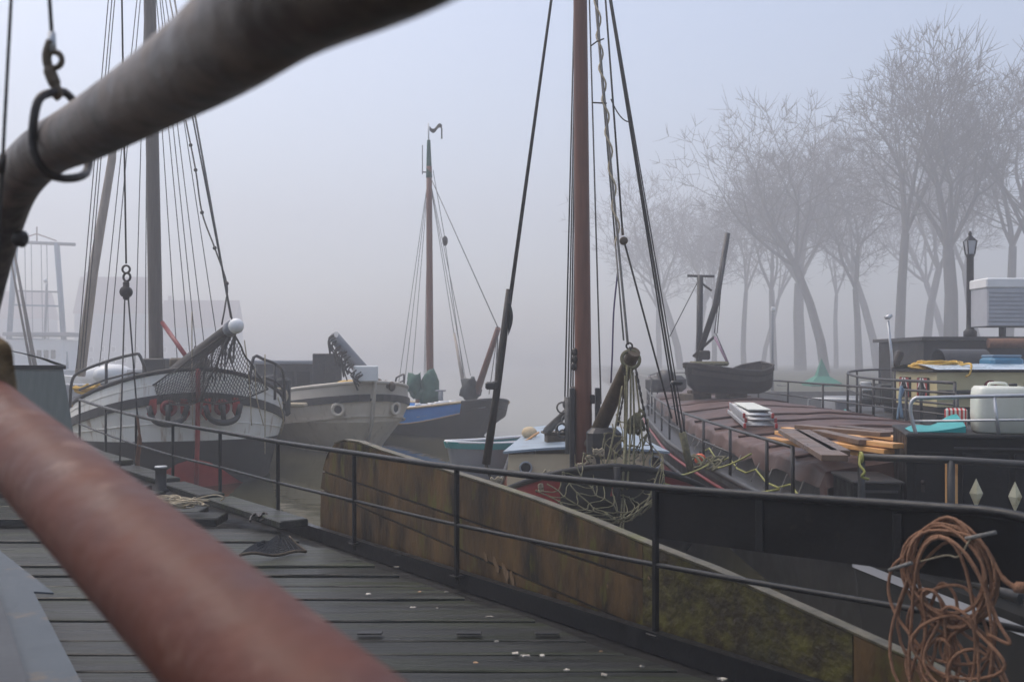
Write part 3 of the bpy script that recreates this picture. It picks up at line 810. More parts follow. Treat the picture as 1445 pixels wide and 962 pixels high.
# rows: z bow, z mid, breadth factor, bow offset
rK = (-1.9, -1.9, .35, 1.2); rW = (-.86, -.86, .84, .34); rR = (-.22, -.85, .87, .22, .045); rB = (.14, .0, .96, .10)
rw0 = (.92, .14, 1.0, .02); rw1 = (1.10, .30, 1.005, .01); rT = (1.56, .60, .985, .0)
h.strip('bottom', 'antifoul_red', rK, rW); h.strip('boot_top', 'antifoul_red', rW, rR)
h.strip('lower_hull', 'hull_black', rR, rB); h.strip('topside', 'white_paint', rB, rw0, k=4)
h.band('rubbing_band', 'band_black', rw0, rw1, .05); h.strip('bulwark', 'white_paint', rw1, rT)
h.cap('gunwale', 'hull_black', rT, .045); h.inner('bulwark_grey', rT, -.42); h.deck('far_grey', rT, -.42)
h.cap('plate_seam', 'white_paint', (.52, .07, .985, .055), .012); h.cap('plate_seam', 'white_paint', (1.32, .45, .998, .005), .010)
sp = [h.pt(0, 1, r, -.045) for r in (rW, rR, rB, rw0, rw1, rT)]
MB().tube(sp, .048, 8).build('stem_bar', 'red_paint', A_)
# anchors in red pockets
for side, px in ((-1, 243), (1, 294)):
    c = P(px, 577, 19.42 if side < 0 else 19.5)
    tt = next(t_ / 4000 for t_ in range(4000) if h.shape(t_ / 4000) * 2.3 > .42)
    c = h.pt(tt, side, rw0, -.06, -.13)
    nrm = (h.n * side * .22 - h.d).normalized(); tg = V((0, 0, 1)).cross(nrm).normalized()
    for q_ in (-1, 1):
        pk = MB().extrude([c + tg * q_ * .22 + nrm * .02 + V((0, 0, .22)), c + tg * q_ * .34 + nrm * .02 + V((0, 0, .20)), c + tg * q_ * .40 + nrm * .02 + V((0, 0, -.08)), c + tg * q_ * .31 + nrm * .02 + V((0, 0, -.22)), c + tg * q_ * .22 + nrm * .02 + V((0, 0, -.05))], nrm * .06)
        pk.build('pocket_plate', 'red_paint', A_)
    hw = MB().torus(c + nrm * .06 + V((0, 0, .03)), .12, .045, nrm, 20, 8).build('hawse_ring', 'red_dark', A_)
    MB().lathe(c + nrm * .02, [(.11, 0), (.11, .05)], 14, axis=nrm).build('hole', 'plastic_black', hw)
    an = MB().tube([c + nrm * .10 + V((0, 0, .10)), c + nrm * .16 + V((0, 0, -.22))], .05, 8)
    an.tube(spline([c + nrm * .12 + tg * -.36 + V((0, 0, .02)), c + nrm * .16 + tg * -.25 + V((0, 0, -.20)), c + nrm * .18 + V((0, 0, -.27)), c + nrm * .16 + tg * .25 + V((0, 0, -.20)), c + nrm * .12 + tg * .36 + V((0, 0, .02))], 5), [.03 + .035 * math.sin(math.pi * i / 20) for i in range(21)], 8)
    an.tube([c + nrm * .12 + tg * -.36 + V((0, 0, .08)), c + nrm * .14 + tg * -.29 + V((0, 0, -.16))], .055, 6).tube([c + nrm * .12 + tg * .36 + V((0, 0, .08)), c + nrm * .14 + tg * .29 + V((0, 0, -.16))], .055, 6)
    an.build('anchor', 'band_black', A_)
# bowsprit, ball and net
tip = P(328, 462, 17.4); bs0 = P(248, 524, 21.4)
MB().tube([bs0, bs0.lerp(tip, .5), tip], [.15, .14, .115], 12).build('bowsprit', 'tar_wood', A_)
tdir = (tip - bs0).normalized()
MB().lathe(tip - tdir * .18, [(.12, 0), (.135, .02), (.135, .2), (.12, .22)], 14, axis=tdir).build('end_band', 'far_grey', A_)
MB().ball(tip + tdir * .13 + V((.03, 0, 0)), .135, 16).build('fender_ball', 'white_plain', A_)
b = MB()
lft = P(200, 552, 19.75); bot = P(282, 566, 18.7); rgt = P(377, 548, 19.6); b2 = P(345, 553, 19.0)
net_tri(b, tip - tdir * .1, lft, bot, 26, .0075, .10, 1)
net_tri(b, tip - tdir * .1, bot, rgt, 22, .0075, .08, 2)
b.build('bowsprit_net', 'net_dark', A_)
b = MB(); rs = random.Random(3)
for k in range(10):           # gathered net folds and lashings on the spar
    f = rs.uniform(.25, .98) if k < 6 else .93; p = bs0.lerp(tip, f); b = MB()
    b.tube(spline([p + V((rs.uniform(-.1, .1), 0, .12)), p + V((.14, -.05, -.02)), p + V((rs.uniform(-.05, .15), -.1, -rs.uniform(.2, .55))), p + V((rs.uniform(-.2, .2), -.1, -rs.uniform(.4, .9)))], 4), [.03, .035, .03, .03, .03, .025, .02, .02, .02, .02, .015, .012, .01][:13], 6)
    b.build('gathered_net', 'net_dark', A_)
for (x0, y0, x1, y1, x2, y2) in ((345, 480, 352, 540, 355, 600), (360, 520, 362, 560, 372, 600), (374, 500, 374, 580, 374, 640), (271, 440, 271, 520, 272, 600), (392, 560, 400, 590, 396, 612)):
    MB().tube(spline([P(x0, y0, 18.6), P(x1, y1, 18.9), P(x2, y2, 19.2)], 5), .011, 5).build('hanging_rope', 'rope_cream', A_)
MB().torus(h.pt(.17, 1, rT, -.04, .0) + V((-.05, -.1, .1)), .17, .03, (.3, -1, 0), 18, 6).build('rope_hank', 'rope_cream', A_)
# deck rails, mast and gear
for side in (-1, 1):
    if side < 0: rp_ = [(99, 575, 20.6), (101, 540, 20.6), (112, 525, 20.4), (150, 510, 20.1), (188, 500, 20.0), (198, 503, 20.0), (209, 535, 20.1)]
    else: rp_ = [(352, 542, 20.0), (358, 504, 20.1), (372, 507, 20.3), (388, 513, 20.7), (398, 523, 21.2), (401, 545, 21.6), (402, 575, 21.8)]
    rp_ = [P(*q_) for q_ in rp_]
    rail = MB().tube(spline(rp_, 3), .032, 7).build('bow_rail', 'steel_dark', A_)
    MB().tube([p - V((0, 0, .36)) for p in rp_[2:-1]], .022, 6).build('mid_rail', 'steel_dark', rail)
    p = rp_[3]; MB().tube([p, p - V((0, 0, .75))], .03, 6).build('post', 'steel_dark', rail)
mb = h.at(3.6, -.45, .3); mb = V((P(222, 515, 23.0).x, 23.0, .35)); mt_ = P(209, -130, 23.0)
mast(A_, mb, mt_, .165, .13, 'mast_brown')
MB().bbox(mb + V((0, 0, 1.05)), (.52, .55, .75), b=.03).build('tabernacle', 'steel_dark', A_)
MB().tube([P(229, 455, 22.8), P(262, 502, 21.5)], .05, 8).build('strut', 'red_dark', A_)
MB().bbox(P(268, 512, 21.6), (.75, .5, .22), b=.04).build('windlass', 'old_wood', A_)
MB().lump(P(160, 528, 23.5), .46, .55, 3, .15).build('white_cover', 'white_plain', A_)
MB().bbox(P(180, 535, 23.6), (1.2, .5, .45), b=.05).build('deck_locker', 'far_grey', A_)
b = MB(); rs = random.Random(6)
for k in range(9):
    p = P(124, 549, 21.6) + V((rs.uniform(-.35, .45), 0, rs.uniform(-.05, .08)))
    b.tube(sag(p, p + V((rs.uniform(.3, .6), -.2, rs.uniform(-.1, .12))), .05, 5), .035, 6)
b.tube(sag(P(100, 572, 21.3), P(135, 553, 21.4), .03, 5), .045, 6)
b.build('rope_bundle', 'rope_yellow', A_)
mh = V((mt_.x, mt_.y, 12.6))
for (px, py, d) in ((152, 520, 24), (140, 520, 24.5), (268, 500, 24), (278, 505, 24), (250, 505, 24.3), (290, 500, 24.6), (305, 470, 24.6), (205, 510, 23.4), (190, 520, 23.6)):
    line(A_, mh + V((0, 0, rnd(-.6, .3))), P(px, py, d), .012, 'wire_fine')
fs = line(A_, mh, tip + V((0, 0, .1)), .016, 'wire', 'forestay')
line(A_, P(232, -80, 22.0), P(326, 448, 17.6), .020, 'rope_grey', 'halyard')
MB().tube(spline([P(262, 170, 20.6), P(276, 240, 20), P(285, 300, 19.6), P(303, 350, 19), P(320, 400, 18.5), P(318, 430, 18), P(313, 458, 17.8)], 5), .016, 5).build('slack_line', 'rope_dark', A_)
for (px, py, d) in ((269, 205, 20.3), (276, 240, 20), (285, 300, 19.6), (303, 350, 19.0), (320, 400, 18.5)):
    MB().ball(P(px, py, d), .04, 8).build('parrel_bead', 'iron', A_)
b = MB().tube([P(113, 530, 25.2), P(132, 380, 25), P(158, 225, 25), P(166, 120, 25)], [.13, .12, .10, .05], 9)
b.build('furled_spar', 'spar_pale', A_)
for dx in (0, 5, 9): line(A_, P(108 + dx, 520, 24.8), P(158 + dx, -60, 23.8), .013, 'wire', 'topping_lift')
MB().bbox(P(400, 560, 23.8), (.3, .3, .9), b=.05).build('fender', 'dark_cloth', A_)

# ============================================================ B: cream barge next to it
B_ = thing('cream_barge', (-3.65, 26, WATER), 'cream grey barge bow with black band, round hawse holes and a folded mast', 'barge')
h = Hull(B_, (-3.65, 26), (-.42, .907), 18, 4.1, tb=.26, sh=.5, pw=2.2)
rK = (-1.9, -1.9, .3, 1.6); rW = (-.82, -.82, .62, .95); rB = (.1, -.1, .92, .25); r0 = (.66, .10, 1.0, .08); r1 = (.85, .29, 1.0, .05); rT = (1.16, .62, .97, .0)
h.strip('bottom', 'hull_black', rK, rW); h.strip('lower_hull', 'cream_hull', rW, rB, k=4); h.strip('topside', 'cream_hull', rB, r0, k=4)
h.band('rubbing_band', 'band_black', r0, r1, .05); h.strip('bulwark', 'bulwark_grey', r1, rT)
h.band('knuckle_line', 'cream_hull', (.25, -.35, .955, .2), (.29, -.31, .96, .19), .03)
h.cap('gunwale', 'bulwark_grey', rT, .05); h.inner('bulwark_grey', rT, -.4); h.deck('far_grey', rT, -.4)
MB().tube([h.pt(0, 1, r, -.05) for r in (rW, rB, r0, r1, rT)], .055, 8).build('stem_bar', 'bulwark_grey', B_)
for side in (-1, 1):
    c = h.pt(.02, side, (.48, .0, .98, .1), -.05); nr = (h.n * side * .6 - h.d).normalized()
    hawse(B_, c, nr, .15, 'cream_hull', 'steel_dark')
b = MB()
tri = [h.pt(0, 1, rW, -.09) + V((0, 0, .42)), h.pt(.05, -1, rW, -.03) + V((0, 0, .02)), h.pt(0, 1, rW, -.09) + V((0, -.02, -.05)), h.pt(.05, 1, rW, -.03) + V((0, 0, .02))]
b.add(tri, [(0, 1, 2), (0, 2, 3)]); b.build('forefoot', 'steel_dark', B_)
# folded mast along the deck, lifted forward
MB().tube([P(471, 474, 25.6), P(498, 508, 26.2), P(545, 560, 27.5)], [.15, .19, .2], 10).build('folded_mast', 'far_grey', B_)
b = MB(); rs = random.Random(2)
for k in range(26):
    f = k / 25
    p = P(466 + 42 * f + rs.uniform(-3, 3), 476 + 62 * f + rs.uniform(-4, 4), 25.5 + rs.uniform(-.1, .2))
    b.tube(spline([p + V((.05, 0, .1)), p + V((-.08, -.05, -.02)), p + V((rs.uniform(-.05, .08), -.05, -.12 - rs.uniform(0, .3)))], 4), rs.uniform(.015, .03), 5)
b.build('lashed_chain', 'net_dark', B_)
MB().bbox(P(516, 527, 25.8), (.62, .4, .42), rz=.2, b=.03).build('white_box', 'white_plain', B_)
wb = MB().bbox(P(451, 535, 29), (.36, .3, 1.5), b=.02).bbox(P(468, 535, 29), (.36, .3, 1.5), b=.02).bbox(P(478, 535, 28.6), (.16, .16, 1.3), b=.02).bbox(P(460, 508, 29), (.4, .1, .1), b=.01)
wb.build('bitts', 'steel_dark', B_)
wh = MB().bbox(P(418, 545, 32), (2.6, 1.8, 1.6), rz=.3, b=.05)
wo_ = wh.build('wheelhouse', 'steel_dark', B_)
MB().bbox(P(418, 511, 32), (2.9, 2.1, .12), rz=.3, b=.03).build('roof', 'far_grey', wo_)
for px in (405, 428): MB().bbox(P(px, 535, 31.0), (.4, .05, .5), rz=.3, b=.01).build('window', 'glass_dark', wo_)
rail = MB().tube([h.pt(.1, 1, rT, .1, .0), h.pt(.1, 1, rT, .1, .36), h.pt(.13, 1, rT, .1, .42), h.pt(.2, 1, rT, .1, .4), h.pt(.22, 1, rT, .1, 0)], .028, 7).tube([h.pt(.1, 1, rT, .1, .2), h.pt(.21, 1, rT, .1, .2)], .02, 6)
rail.build('bow_rail', 'steel_dark', B_)
MB().tube([h.pt(.18, -1, rT, .1, 0), h.pt(.18, -1, rT, .1, .5), h.pt(.3, -1, rT, .1, .5), h.pt(.3, -1, rT, .1, 0)], .025, 7).build('bow_rail', 'steel_dark', B_)
MB().torus(P(490, 545, 27.2), .3, .09, (0, -.3, 1), 18, 7).build('rope_coil', 'rope_yellow', B_)
MB().bbox(P(412, 571, 24.6), (.7, .4, .1), b=.03).build('deck_rope', 'rope_cream', B_)
for k in range(3): MB().ball(P(535 + 9 * k, 541 + 2 * k, 26.4), .1, 8, 1.3).build('fairlead', 'old_wood', B_)

# ============================================================ C: black hull with blue band
C_ = thing('blue_band_sailing_barge', (-.62, 32, WATER), 'black hulled sailing barge with bright blue band, red brown mast and green sail covers', 'sailing barge')
h = Hull(C_, (-.62, 32), (-.55, .835), 16, 4.0, tb=.26, sh=.5, pw=2.1)
rK = (-1.9, -1.9, .3, 2.2); rW = (-.82, -.82, .7, 1.1); r0 = (.18, -.42, .98, .14, .22); rT = (.48, .05, 1.0, .0, .3)
h.strip('bottom', 'hull_black', rK, rW); h.strip('lower_hull', 'hull_black', rW, r0, k=4)
h.strip('bow_plate', 'hull_black', r0, rT, 0, .03, 8); h.strip('far_bow_plate', 'hull_black', r0, rT, .03, .2, 14, sides=(1,)); h.strip('blue_bulwark', 'blue_paint', r0, rT, .03, 1, sides=(-1,)); h.strip('far_blue_bulwark', 'blue_paint', r0, rT, .2, 1, sides=(1,))
h.cap('gunwale', 'mop_straw', rT, .04, .03); h.deck('far_grey', rT, -.25)
MB().tube([h.pt(t, -1, r0) for t in h.ts_(.03, 1, 30)], .022, 6).build('trim_line', 'mop_straw', C_)
h.cap('bow_gunwale', 'hull_black', rT, .05, 0, .03, 8)
b = MB()      # lettering strokes on the blue bulwark
for k in range(8):
    t = .075 + k * .006
    a, c = h.pt(t, -1, r0, -.02, .16), h.pt(t + .004, -1, r0, -.02, .26)
    b.tube([a, c], .012, 4)
    if k % 3 == 0: b.tube([a, h.pt(t + .008, -1, r0, -.02, .16)], .012, 4)
    else: b.tube([c, h.pt(t + .01, -1, r0, -.02, .21)], .012, 4)
b.build('lettering', 'roof_pale_blue', C_)
mb = P(607, 566, 35); mt_ = P(605.5, 235, 35)
mast(C_, mb - V((0, 0, .3)), mt_, .135, .10, 'mast_red')
mast(C_, mt_ - V((0, 0, .4)), P(605, 198, 35), .11, .06, 'green_cloth', 'topmast')
MB().tube([P(605, 200, 35), P(604.5, 174, 35)], .03, 6).build('truck', 'white_plain', C_)
b = MB().grid(lambda u, v: P(606 + 18 * u, 178 + 3 * math.sin(u * 6) + 6 * v, 35) + V((0, .12 * math.sin(u * 5), 0)), 10, 2).grid(lambda u, v: P(622 + 2 * v, 180 + 15 * u, 35) + V((0, .12, 0)), 6, 1)
b.build('vane', 'tar_wood', C_)
MB().tube([P(596, 243, 35), P(606, 243, 35)], .025, 5).build('crosstree', 'steel_dark', C_)
MB().tube([P(596, 246, 35), P(596, 205, 35)], .016, 5).build('aerial', 'steel_dark', C_)
MB().lump(P(605, 548, 34.6), .36, 1.6, 1, .5).lump(P(597, 556, 34.8), .30, .9, 2, .5).lump(P(585, 543, 34.4), .26, 1.9, 3, .6).lump(P(591, 554, 34.5), .28, .8, 5, .5).build('sail_cover', 'green_cloth', C_)
MB().bbox(P(603, 565, 34.8), (.8, .5, .5), b=.08).build('mast_case', 'mast_red', C_)
MB().lump(P(663, 550, 32.6), .33, 1.15, 4, .5).build('jib_cover', 'dark_cloth', C_)
tip = P(703, 463, 31.2)
MB().tube([P(672, 556, 32.6), tip], [.12, .085], 10).build('bowsprit', 'mast_red', C_)
MB().tube([P(655, 548, 34), P(641, 470, 35)], [.07, .04], 8).build('boat_hook', 'spar_pale', C_)
hd = P(605, 245, 35)
line(C_, hd, tip, .016, 'wire_fine', 'forestay')
for (px, py, d) in ((562, 545, 36), (570, 548, 36), (580, 548, 36), (650, 530, 35.5), (657, 535, 35.5), (664, 530, 34), (600, 548, 35), (598, 550, 36)):
    line(C_, hd, P(px, py, d), .011, 'wire_fine')
for (px, py) in ((697, 560), (690, 556), (700, 558)): line(C_, tip, P(px, py, 32), .014, 'wire', 'bobstay')
MB().ball(P(628, 340, 35), .1, 8, 1.8).build('block', 'iron', C_)
line(C_, P(611, 240, 35), P(628, 338, 35), .012, 'wire_fine', 'halyard'); line(C_, P(628, 342, 35), P(655, 535, 35), .012, 'wire_fine', 'halyard')
MB().tube([P(622, 572, 34), P(622, 552, 34)], .08, 8).bbox(P(622, 551, 34), (.35, .1, .06), b=.02).build('bollard', 'far_grey', C_)
b = MB(); rs = random.Random(8)
for k in range(10): b.bbox(P(584 + k * 6, 574 - k * .8, 33.4 + rs.uniform(-.3, .3)), (rs.uniform(.1, .5), .2, rs.uniform(.06, .22)), rz=rs.uniform(0, 1), b=.03)
b.build('deck_gear', 'white_plain', C_)
MB().torus(P(612, 574, 33.2), .14, .04, (0, -1, .2), 16, 6).build('rope_ring', 'steel_dark', C_)

# ============================================================ D: small boat with teal trim
D_ = thing('teal_trim_boat', (-.75, 19.6, WATER), 'small grey boat with pale roof and teal edge behind the black bowed sailing boat', 'boat')
h = Hull(D_, (-1.35, 20.9), (.70, .71), 4.2, 1.3, tb=.45, sh=.5, pw=2.0)
rK = (-1.2, -1.2, .3, .5); rW = (-.82, -.82, .8, .2); r0 = (-.12, -.2, .98, .05); rT = (.02, -.06, 1.0, .0)
h.strip('hull', 'far_grey', rK, rW); h.strip('side', 'far_grey', rW, r0); h.band('teal_edge', 'teal_paint', r0, rT, .03)
h.cap('gunwale', 'white_plain', rT, .03); h.deck('far_grey', rT, -.08, name='cover')

# ============================================================ E: black bowed sailing boat in the middle
E_ = thing('black_bow_sailing_boat', (1.05, 10.8, WATER), 'sailing boat with black bow, red bulwarks, cream cabin and tall red brown mast', 'sailing boat')
h = Hull(E_, (1.10, 10.75), (.03, 1.0), 13, 2.75, tb=.21, sh=.23, pw=2.6, ts=.3)
rK = (-1.6, -1.6, .3, 1.0); rW = (-.84, -.84, .78, .5); rY = (.18, -.36, .985, .03); rT = (.57, -.06, 1.0, .0)
h.strip('bottom', 'hull_black', rK, rW); h.strip('lower_hull', 'hull_black', rW, rY, k=4)
h.strip('bow_plate', 'hull_black', rY, rT, 0, .018, 14)
h.strip('bulwark', 'red_dark', rY, rT, .018, 1)
h.cap('gunwale', 'hull_black', rT, .035); h.cap('yellow_strake', 'yellow_paint', rY, .028, .02, 1); h.deck('steel_dark', rT, -.30); h.inner('red_dark', rT, -.3)
MB().tube([h.pt(0, 1, r, -.03) for r in (rW, rY, rT)], .04, 8).build('stem_bar', 'hull_black', E_)
# cabin
cz0, cz1 = -.3, .35
fl_, fr_, bl_, br_ = V((-.09, 14.5, 0)), V((2.25, 14.5, 0)), V((.46, 19.8, 0)), V((2.1, 19.8, 0))
b = MB()
b.add([fl_ + V((0, 0, cz0)), fr_ + V((0, 0, cz0)), br_ + V((0, 0, cz0)), bl_ + V((0, 0, cz0)), fl_ + V((.04, .05, cz1)), fr_ + V((-.04, .05, cz1)), br_ + V((0, 0, cz1)), bl_ + V((0, 0, cz1))], [(0, 1, 5, 4), (1, 2, 6, 5), (2, 3, 7, 6), (3, 0, 4, 7)])
cbn = b.build('cabin', 'cream_cabin', E_)
def rfe(u, v, dz=0):
    p = (fl_.lerp(fr_, u)).lerp(bl_.lerp(br_, u), v); p = p + V(((u - .5) * .08, (v - .5) * .1, 0))
    return p + V((0, 0, cz1 + .075 * math.sin(math.pi * u) + .01 + dz))
b = MB().grid(lambda u, v: rfe(u, v, .035), 12, 8)
b.grid(lambda u, v: rfe(u, 0, .035 * v), 12, 1, smooth=False).grid(lambda u, v: rfe(0, 1 - u, .035 * v), 8, 1, smooth=False).grid(lambda u, v: rfe(1, u, .035 * v), 8, 1, smooth=False)
b.grid(lambda u, v: rfe(1 - u, v, 0), 12, 1)
b.build('cabin_roof', 'roof_cabin', E_)
for px, py in ((742, 660), (925, 652)):
    c = P(px, py, 14.50)
    o = MB().torus(c, .085, .016, (0, -1, 0), 18, 6).build('porthole', 'galvanised', E_)
    MB().lathe(c + V((0, .012, 0)), [(.08, 0), (.08, .006)], 14, axis=(0, -1, 0)).build('pane', 'glass_dark', o)
MB().bbox(PZ(788, 628, .39) + V((0, 0, .09)), (.40, .3, .20), rz=.15, b=.02).bbox(PZ(788, 628, .39) + V((0, 0, .20)), (.5, .36, .035), rz=.15, b=.01).build('skylight', 'old_wood', E_)
mp_ = PZ(747, 618, .40) + V((0, 0, .09))
# mast
mbase = V((.96, 13.25, -.2)); mtop = V((.885, 13.25, 9.4))
mast(E_, mbase, mtop, .118, .082, 'mast_red')
b = MB().bbox(mbase + V((-.16, .02, .75)), (.06, .2, 1.6), b=.01).bbox(mbase + V((.18, .02, .75)), (.06, .2, 1.6), b=.01)
b.build('tabernacle', 'steel_dark', E_)
MB().bbox(P(836, 563, 13.2), (.06, .08, .12), b=.01).build('mast_cleat', 'iron', E_)
for (px, py) in ((811, 497), (811, 507), (810, 517)): MB().ball(P(px, py, 13.2), .045, 8, 1.3).build('block', 'iron', E_)
# bowsprit lifted
b0, tip = P(838, 622, 12.75), P(893, 500, 11.6)
MB().tube([b0 - (tip - b0) * .05, b0.lerp(tip, .5), tip, tip + (tip - b0) * .03], [.105, .092, .078, .075], 14).build('bowsprit', 'old_wood', E_)
o = MB().torus(P(890, 507, 11.55), .105, .022, (.15, -1, .3), 24, 8).build('end_ring', 'rope_olive', E_)
b = MB().torus(P(888, 488, 11.6), .035, .012, (0, 1, 0), 14, 6).torus(P(889, 494, 11.6), .032, .012, (1, 0, 0), 14, 6)
b.build('shackle', 'iron', E_)
# chains and ropes from tip
def chain(a, c, r, n, m='rope_dark', nm='chain'):
    b = MB(); a, c = V(a), V(c); t = (c - a).normalized(); u = t.orthogonal().normalized()
    for i in range(n):
        p = a.lerp(c, (i + .5) / n)
        L_ = (c - a).length / n
        b.tube([p - t * L_ * .55, p + t * L_ * .55], r * (1.0 if i % 2 else .7), 5)
    return b.build(nm, m, E_)
chain(P(897, 520, 11.5), P(922, 648, 11.2), .016, 26); chain(P(885, 530, 11.5), P(872, 600, 11.9), .014, 18)
for (x0, y0, x1, y1, d1, rr) in ((885, 515, 878, 690, 10.6, .015), (890, 520, 885, 690, 10.6, .012), (893, 525, 893, 690, 10.8, .012), (897, 530, 910, 690, 11, .011), (882, 530, 875, 755, 10.4, .011), (884, 535, 879, 755, 10.4, .011), (878, 545, 855, 660, 11, .012)):
    MB().tube(spline([P(x0, y0, 11.5), P((x0 + x1) / 2 + 2, (y0 + y1) / 2, 11.2), P(x1, y1, d1)], 5), rr, 5).build('hanging_rope', 'rope_olive', E_)
b = MB(); rs = random.Random(12)
for k in range(12):
    p = P(898 + rs.uniform(-5, 5), 575 + rs.uniform(0, 28), 11.3)
    b.tube(spline([p, p + V((rs.uniform(-.08, .08), -.03, -.06)), p + V((rs.uniform(-.06, .06), .02, -.14)), p + V((rs.uniform(-.03, .03), 0, -.02))], 4), .018, 5)
b.build('rope_knot', 'rope_olive', E_)
# rope net under the bowsprit, drooping over the bow
b = MB()
arcs = [((868, 585), (915, 590), 20, 11.7), ((862, 600), (916, 606), 26, 11.6), ((852, 615), (912, 618), 34, 11.5), ((838, 630), (918, 632), 55, 11.3), ((826, 640), (930, 640), 62, 11.0), ((812, 655), (936, 655), 66, 10.7), ((792, 665), (938, 672), 64, 10.55), ((772, 680), (936, 690), 44, 10.5), ((760, 690), (930, 705), 36, 10.5)]
grid_ = []
for (x0, y0), (x1, y1), sg, d in arcs:
    row = []
    for i in range(13):
        u = i / 12
        jx = 3.0 * math.sin(i * 2.3 + sg); jy = 2.5 * math.cos(i * 1.7 + d * 9)
        row.append(P(x0 + (x1 - x0) * u + jx, y0 + (y1 - y0) * u + sg * 4 * u * (1 - u) * (1 - .15 * math.sin(6 * u)) + jy, d - .25 * math.sin(math.pi * u)))
    grid_.append(row)
    b.tube(spline(row, 3), .008, 5)
for i in range(0, 13):
    off = i % 2
    pts = [grid_[k][min(12, max(0, i + (1 if (k % 2) else 0)))] for k in range(off, len(grid_))]
    b.tube(spline(pts, 3), .0065, 5)
    for p in pts[::2]: b.ball(p, .016, 6)
b.build('bowsprit_net', 'rope_olive', E_)
b = MB(); rs = random.Random(5)
for (px, py) in ((845, 640), (833, 650), (768, 690), (700, 680), (905, 648), (820, 660), (775, 668), (928, 690)):
    p = P(px, py, 11.2)
    for k in range(4):
        b.tube(spline([p + V((rs.uniform(-.06, .06), 0, rs.uniform(-.03, .06))) for _ in range(4)], 4), .011, 5)
b.build('rope_ends', 'rope_cream', E_)
MB().bbox(P(852, 625, 12.4), (.42, .35, .38), b=.06).build('windlass', 'steel_dark', E_)
# shrouds: the port pair carries a long pole, the starboard ones plain wires
head = mtop - V((0, 0, .3))
cl, cr_ = h.pt(.19, -1, rT, -.02, .0), h.pt(.19, 1, rT, -.02, .0)
L0 = P(686, 655, 13.1)
line(E_, head, L0, .017, 'rope_dark'); line(E_, head + V((.05, 0, .4)), L0 + V((.05, .1, .1)), .012, 'wire')
line(E_, L0, h.pt(.18, -1, rT, -.02, 0), .02, 'rope_dark', 'lanyard')
MB().tube([P(718, 408, 13.0), P(710, 480, 13.0), P(700, 560, 13.0), P(686, 655, 13.0)], [.035, .05, .048, .055], 8).build('shroud_pole', 'tar_wood', E_)
b = MB().grid(lambda u, v: P(717 + 7 * v * math.sin(math.pi * (.15 + .85 * u)), 428 + 46 * u, 13.0 - .05 * math.sin(3 * v)), 8, 4).grid(lambda u, v: P(717 + 7 * (1 - v) * math.sin(math.pi * (.15 + .85 * u)), 428 + 46 * u, 13.06), 8, 4)
b.build('tattered_flag', 'dark_cloth', E_)
MB().bbox(P(693, 544, 12.95), (.15, .12, .1), b=.02).bbox(P(699, 541, 12.95), (.08, .1, .06), b=.01).build('side_light', 'plastic_black', E_)
for (px, py, d, r_, m_) in ((962, 612, 13.2, .015, 'rope_dark'), (956, 600, 13.4, .012, 'rope_dark'), (968, 620, 13.6, .009, 'wire')):
    line(E_, head, P(px, py, d), r_, m_)
MB().tube([P(963, 610, 13.2), P(975, 665, 13.2)], .05, 7).build('deadeye_lashing', 'rope_olive', E_)
MB().bbox(P(955, 540, 13.2), (.16, .1, .06), b=.02).build('side_light', 'plastic_black', E_)
# forestay with wrapped rope, halyards
st = [P(838, -80, 13.0), P(846, 60, 12.6), P(858, 190, 12.3), P(872, 340, 12.0), P(886, 486, 11.65)]
MB().tube(spline(st, 6), .016, 6).build('forestay', 'rope_grey', E_)
wr = spline(st, 24); b = MB()
wp = []
for i, p in enumerate(wr[10:74]):
    a = i * .75; wp.append(p + V((math.cos(a) * .035, math.sin(a) * .035, 0)))
b.tube(wp, .012, 5); b.build('wrapped_rope', 'rope_cream', E_)
b = MB().tube([P(852, 55, 12.6), P(842, 59, 12.4), P(834, 65, 12.3)], .01, 4).tube([P(856, 146, 12.4), P(836, 145, 12.3)], .01, 4)
b.build('hank', 'iron', E_)
line(E_, P(833, -80, 13), P(868, 340, 12.1), .011, 'rope_grey', 'halyard'); line(E_, P(868, 340, 12.1), P(880, 480, 11.7), .011, 'rope_grey', 'halyard')
line(E_, P(850, -60, 13), P(878, 322, 12.2), .013, 'rope_dark', 'halyard')
o = MB().lathe(P(880, 340, 12.2) + V((0, -.05, 0)), [(.02, 0), (.05, .015), (.05, .075), (.02, .09)], 14, axis=(0, 1, 0)).tube([P(878, 322, 12.2), P(879, 332, 12.2)], .018, 6).build('block', 'old_wood', E_)
line(E_, P(882, 345, 12.2), P(948, 590, 13.3), .013, 'rope_dark', 'halyard')
line(E_, P(862, 140, 12.3), P(890, 172, 12.3), .008, 'rope_dark', 'loose_end', .08); 
for (x0, x1, y1, d1, m_) in ((812, 797, 565, 13.6, 'wire'), (814, 801, 575, 13.6, 'rope_grey'), (815, 805, 570, 13.7, 'wire'), (817, 808, 575, 13.5, 'rope_grey'), (830, 848, 570, 13.0, 'rope_grey')):
    line(E_, P(x0, -60, 13.35), P(x1, y1, d1), .011, m_, 'halyard')
MB().tube(spline([P(872, 380, 12), P(866, 440, 12), P(864, 500, 12), P(862, 540, 12.1)], 5), .011, 5).build('purple_line', mat('rope_purple', (.10, .08, .16), (.14, .11, .2), scale=8, rough=.8), E_)
b = MB(); rs = random.Random(77)
for k in range(10):     # belayed coils by the mast
    p = P(800 + rs.uniform(-8, 10), 590 + rs.uniform(-25, 25), 13.4)
    b.torus(p, rs.uniform(.05, .09), .013, (rs.uniform(-.3, .3), -1, rs.uniform(-.2, .2)), 14, 5, 1.0)
b.tube([P(801, 560, 13.4), P(803, 640, 13.4)], .05, 7).tube([P(808, 545, 13.4), P(811, 640, 13.4)], .03, 7)
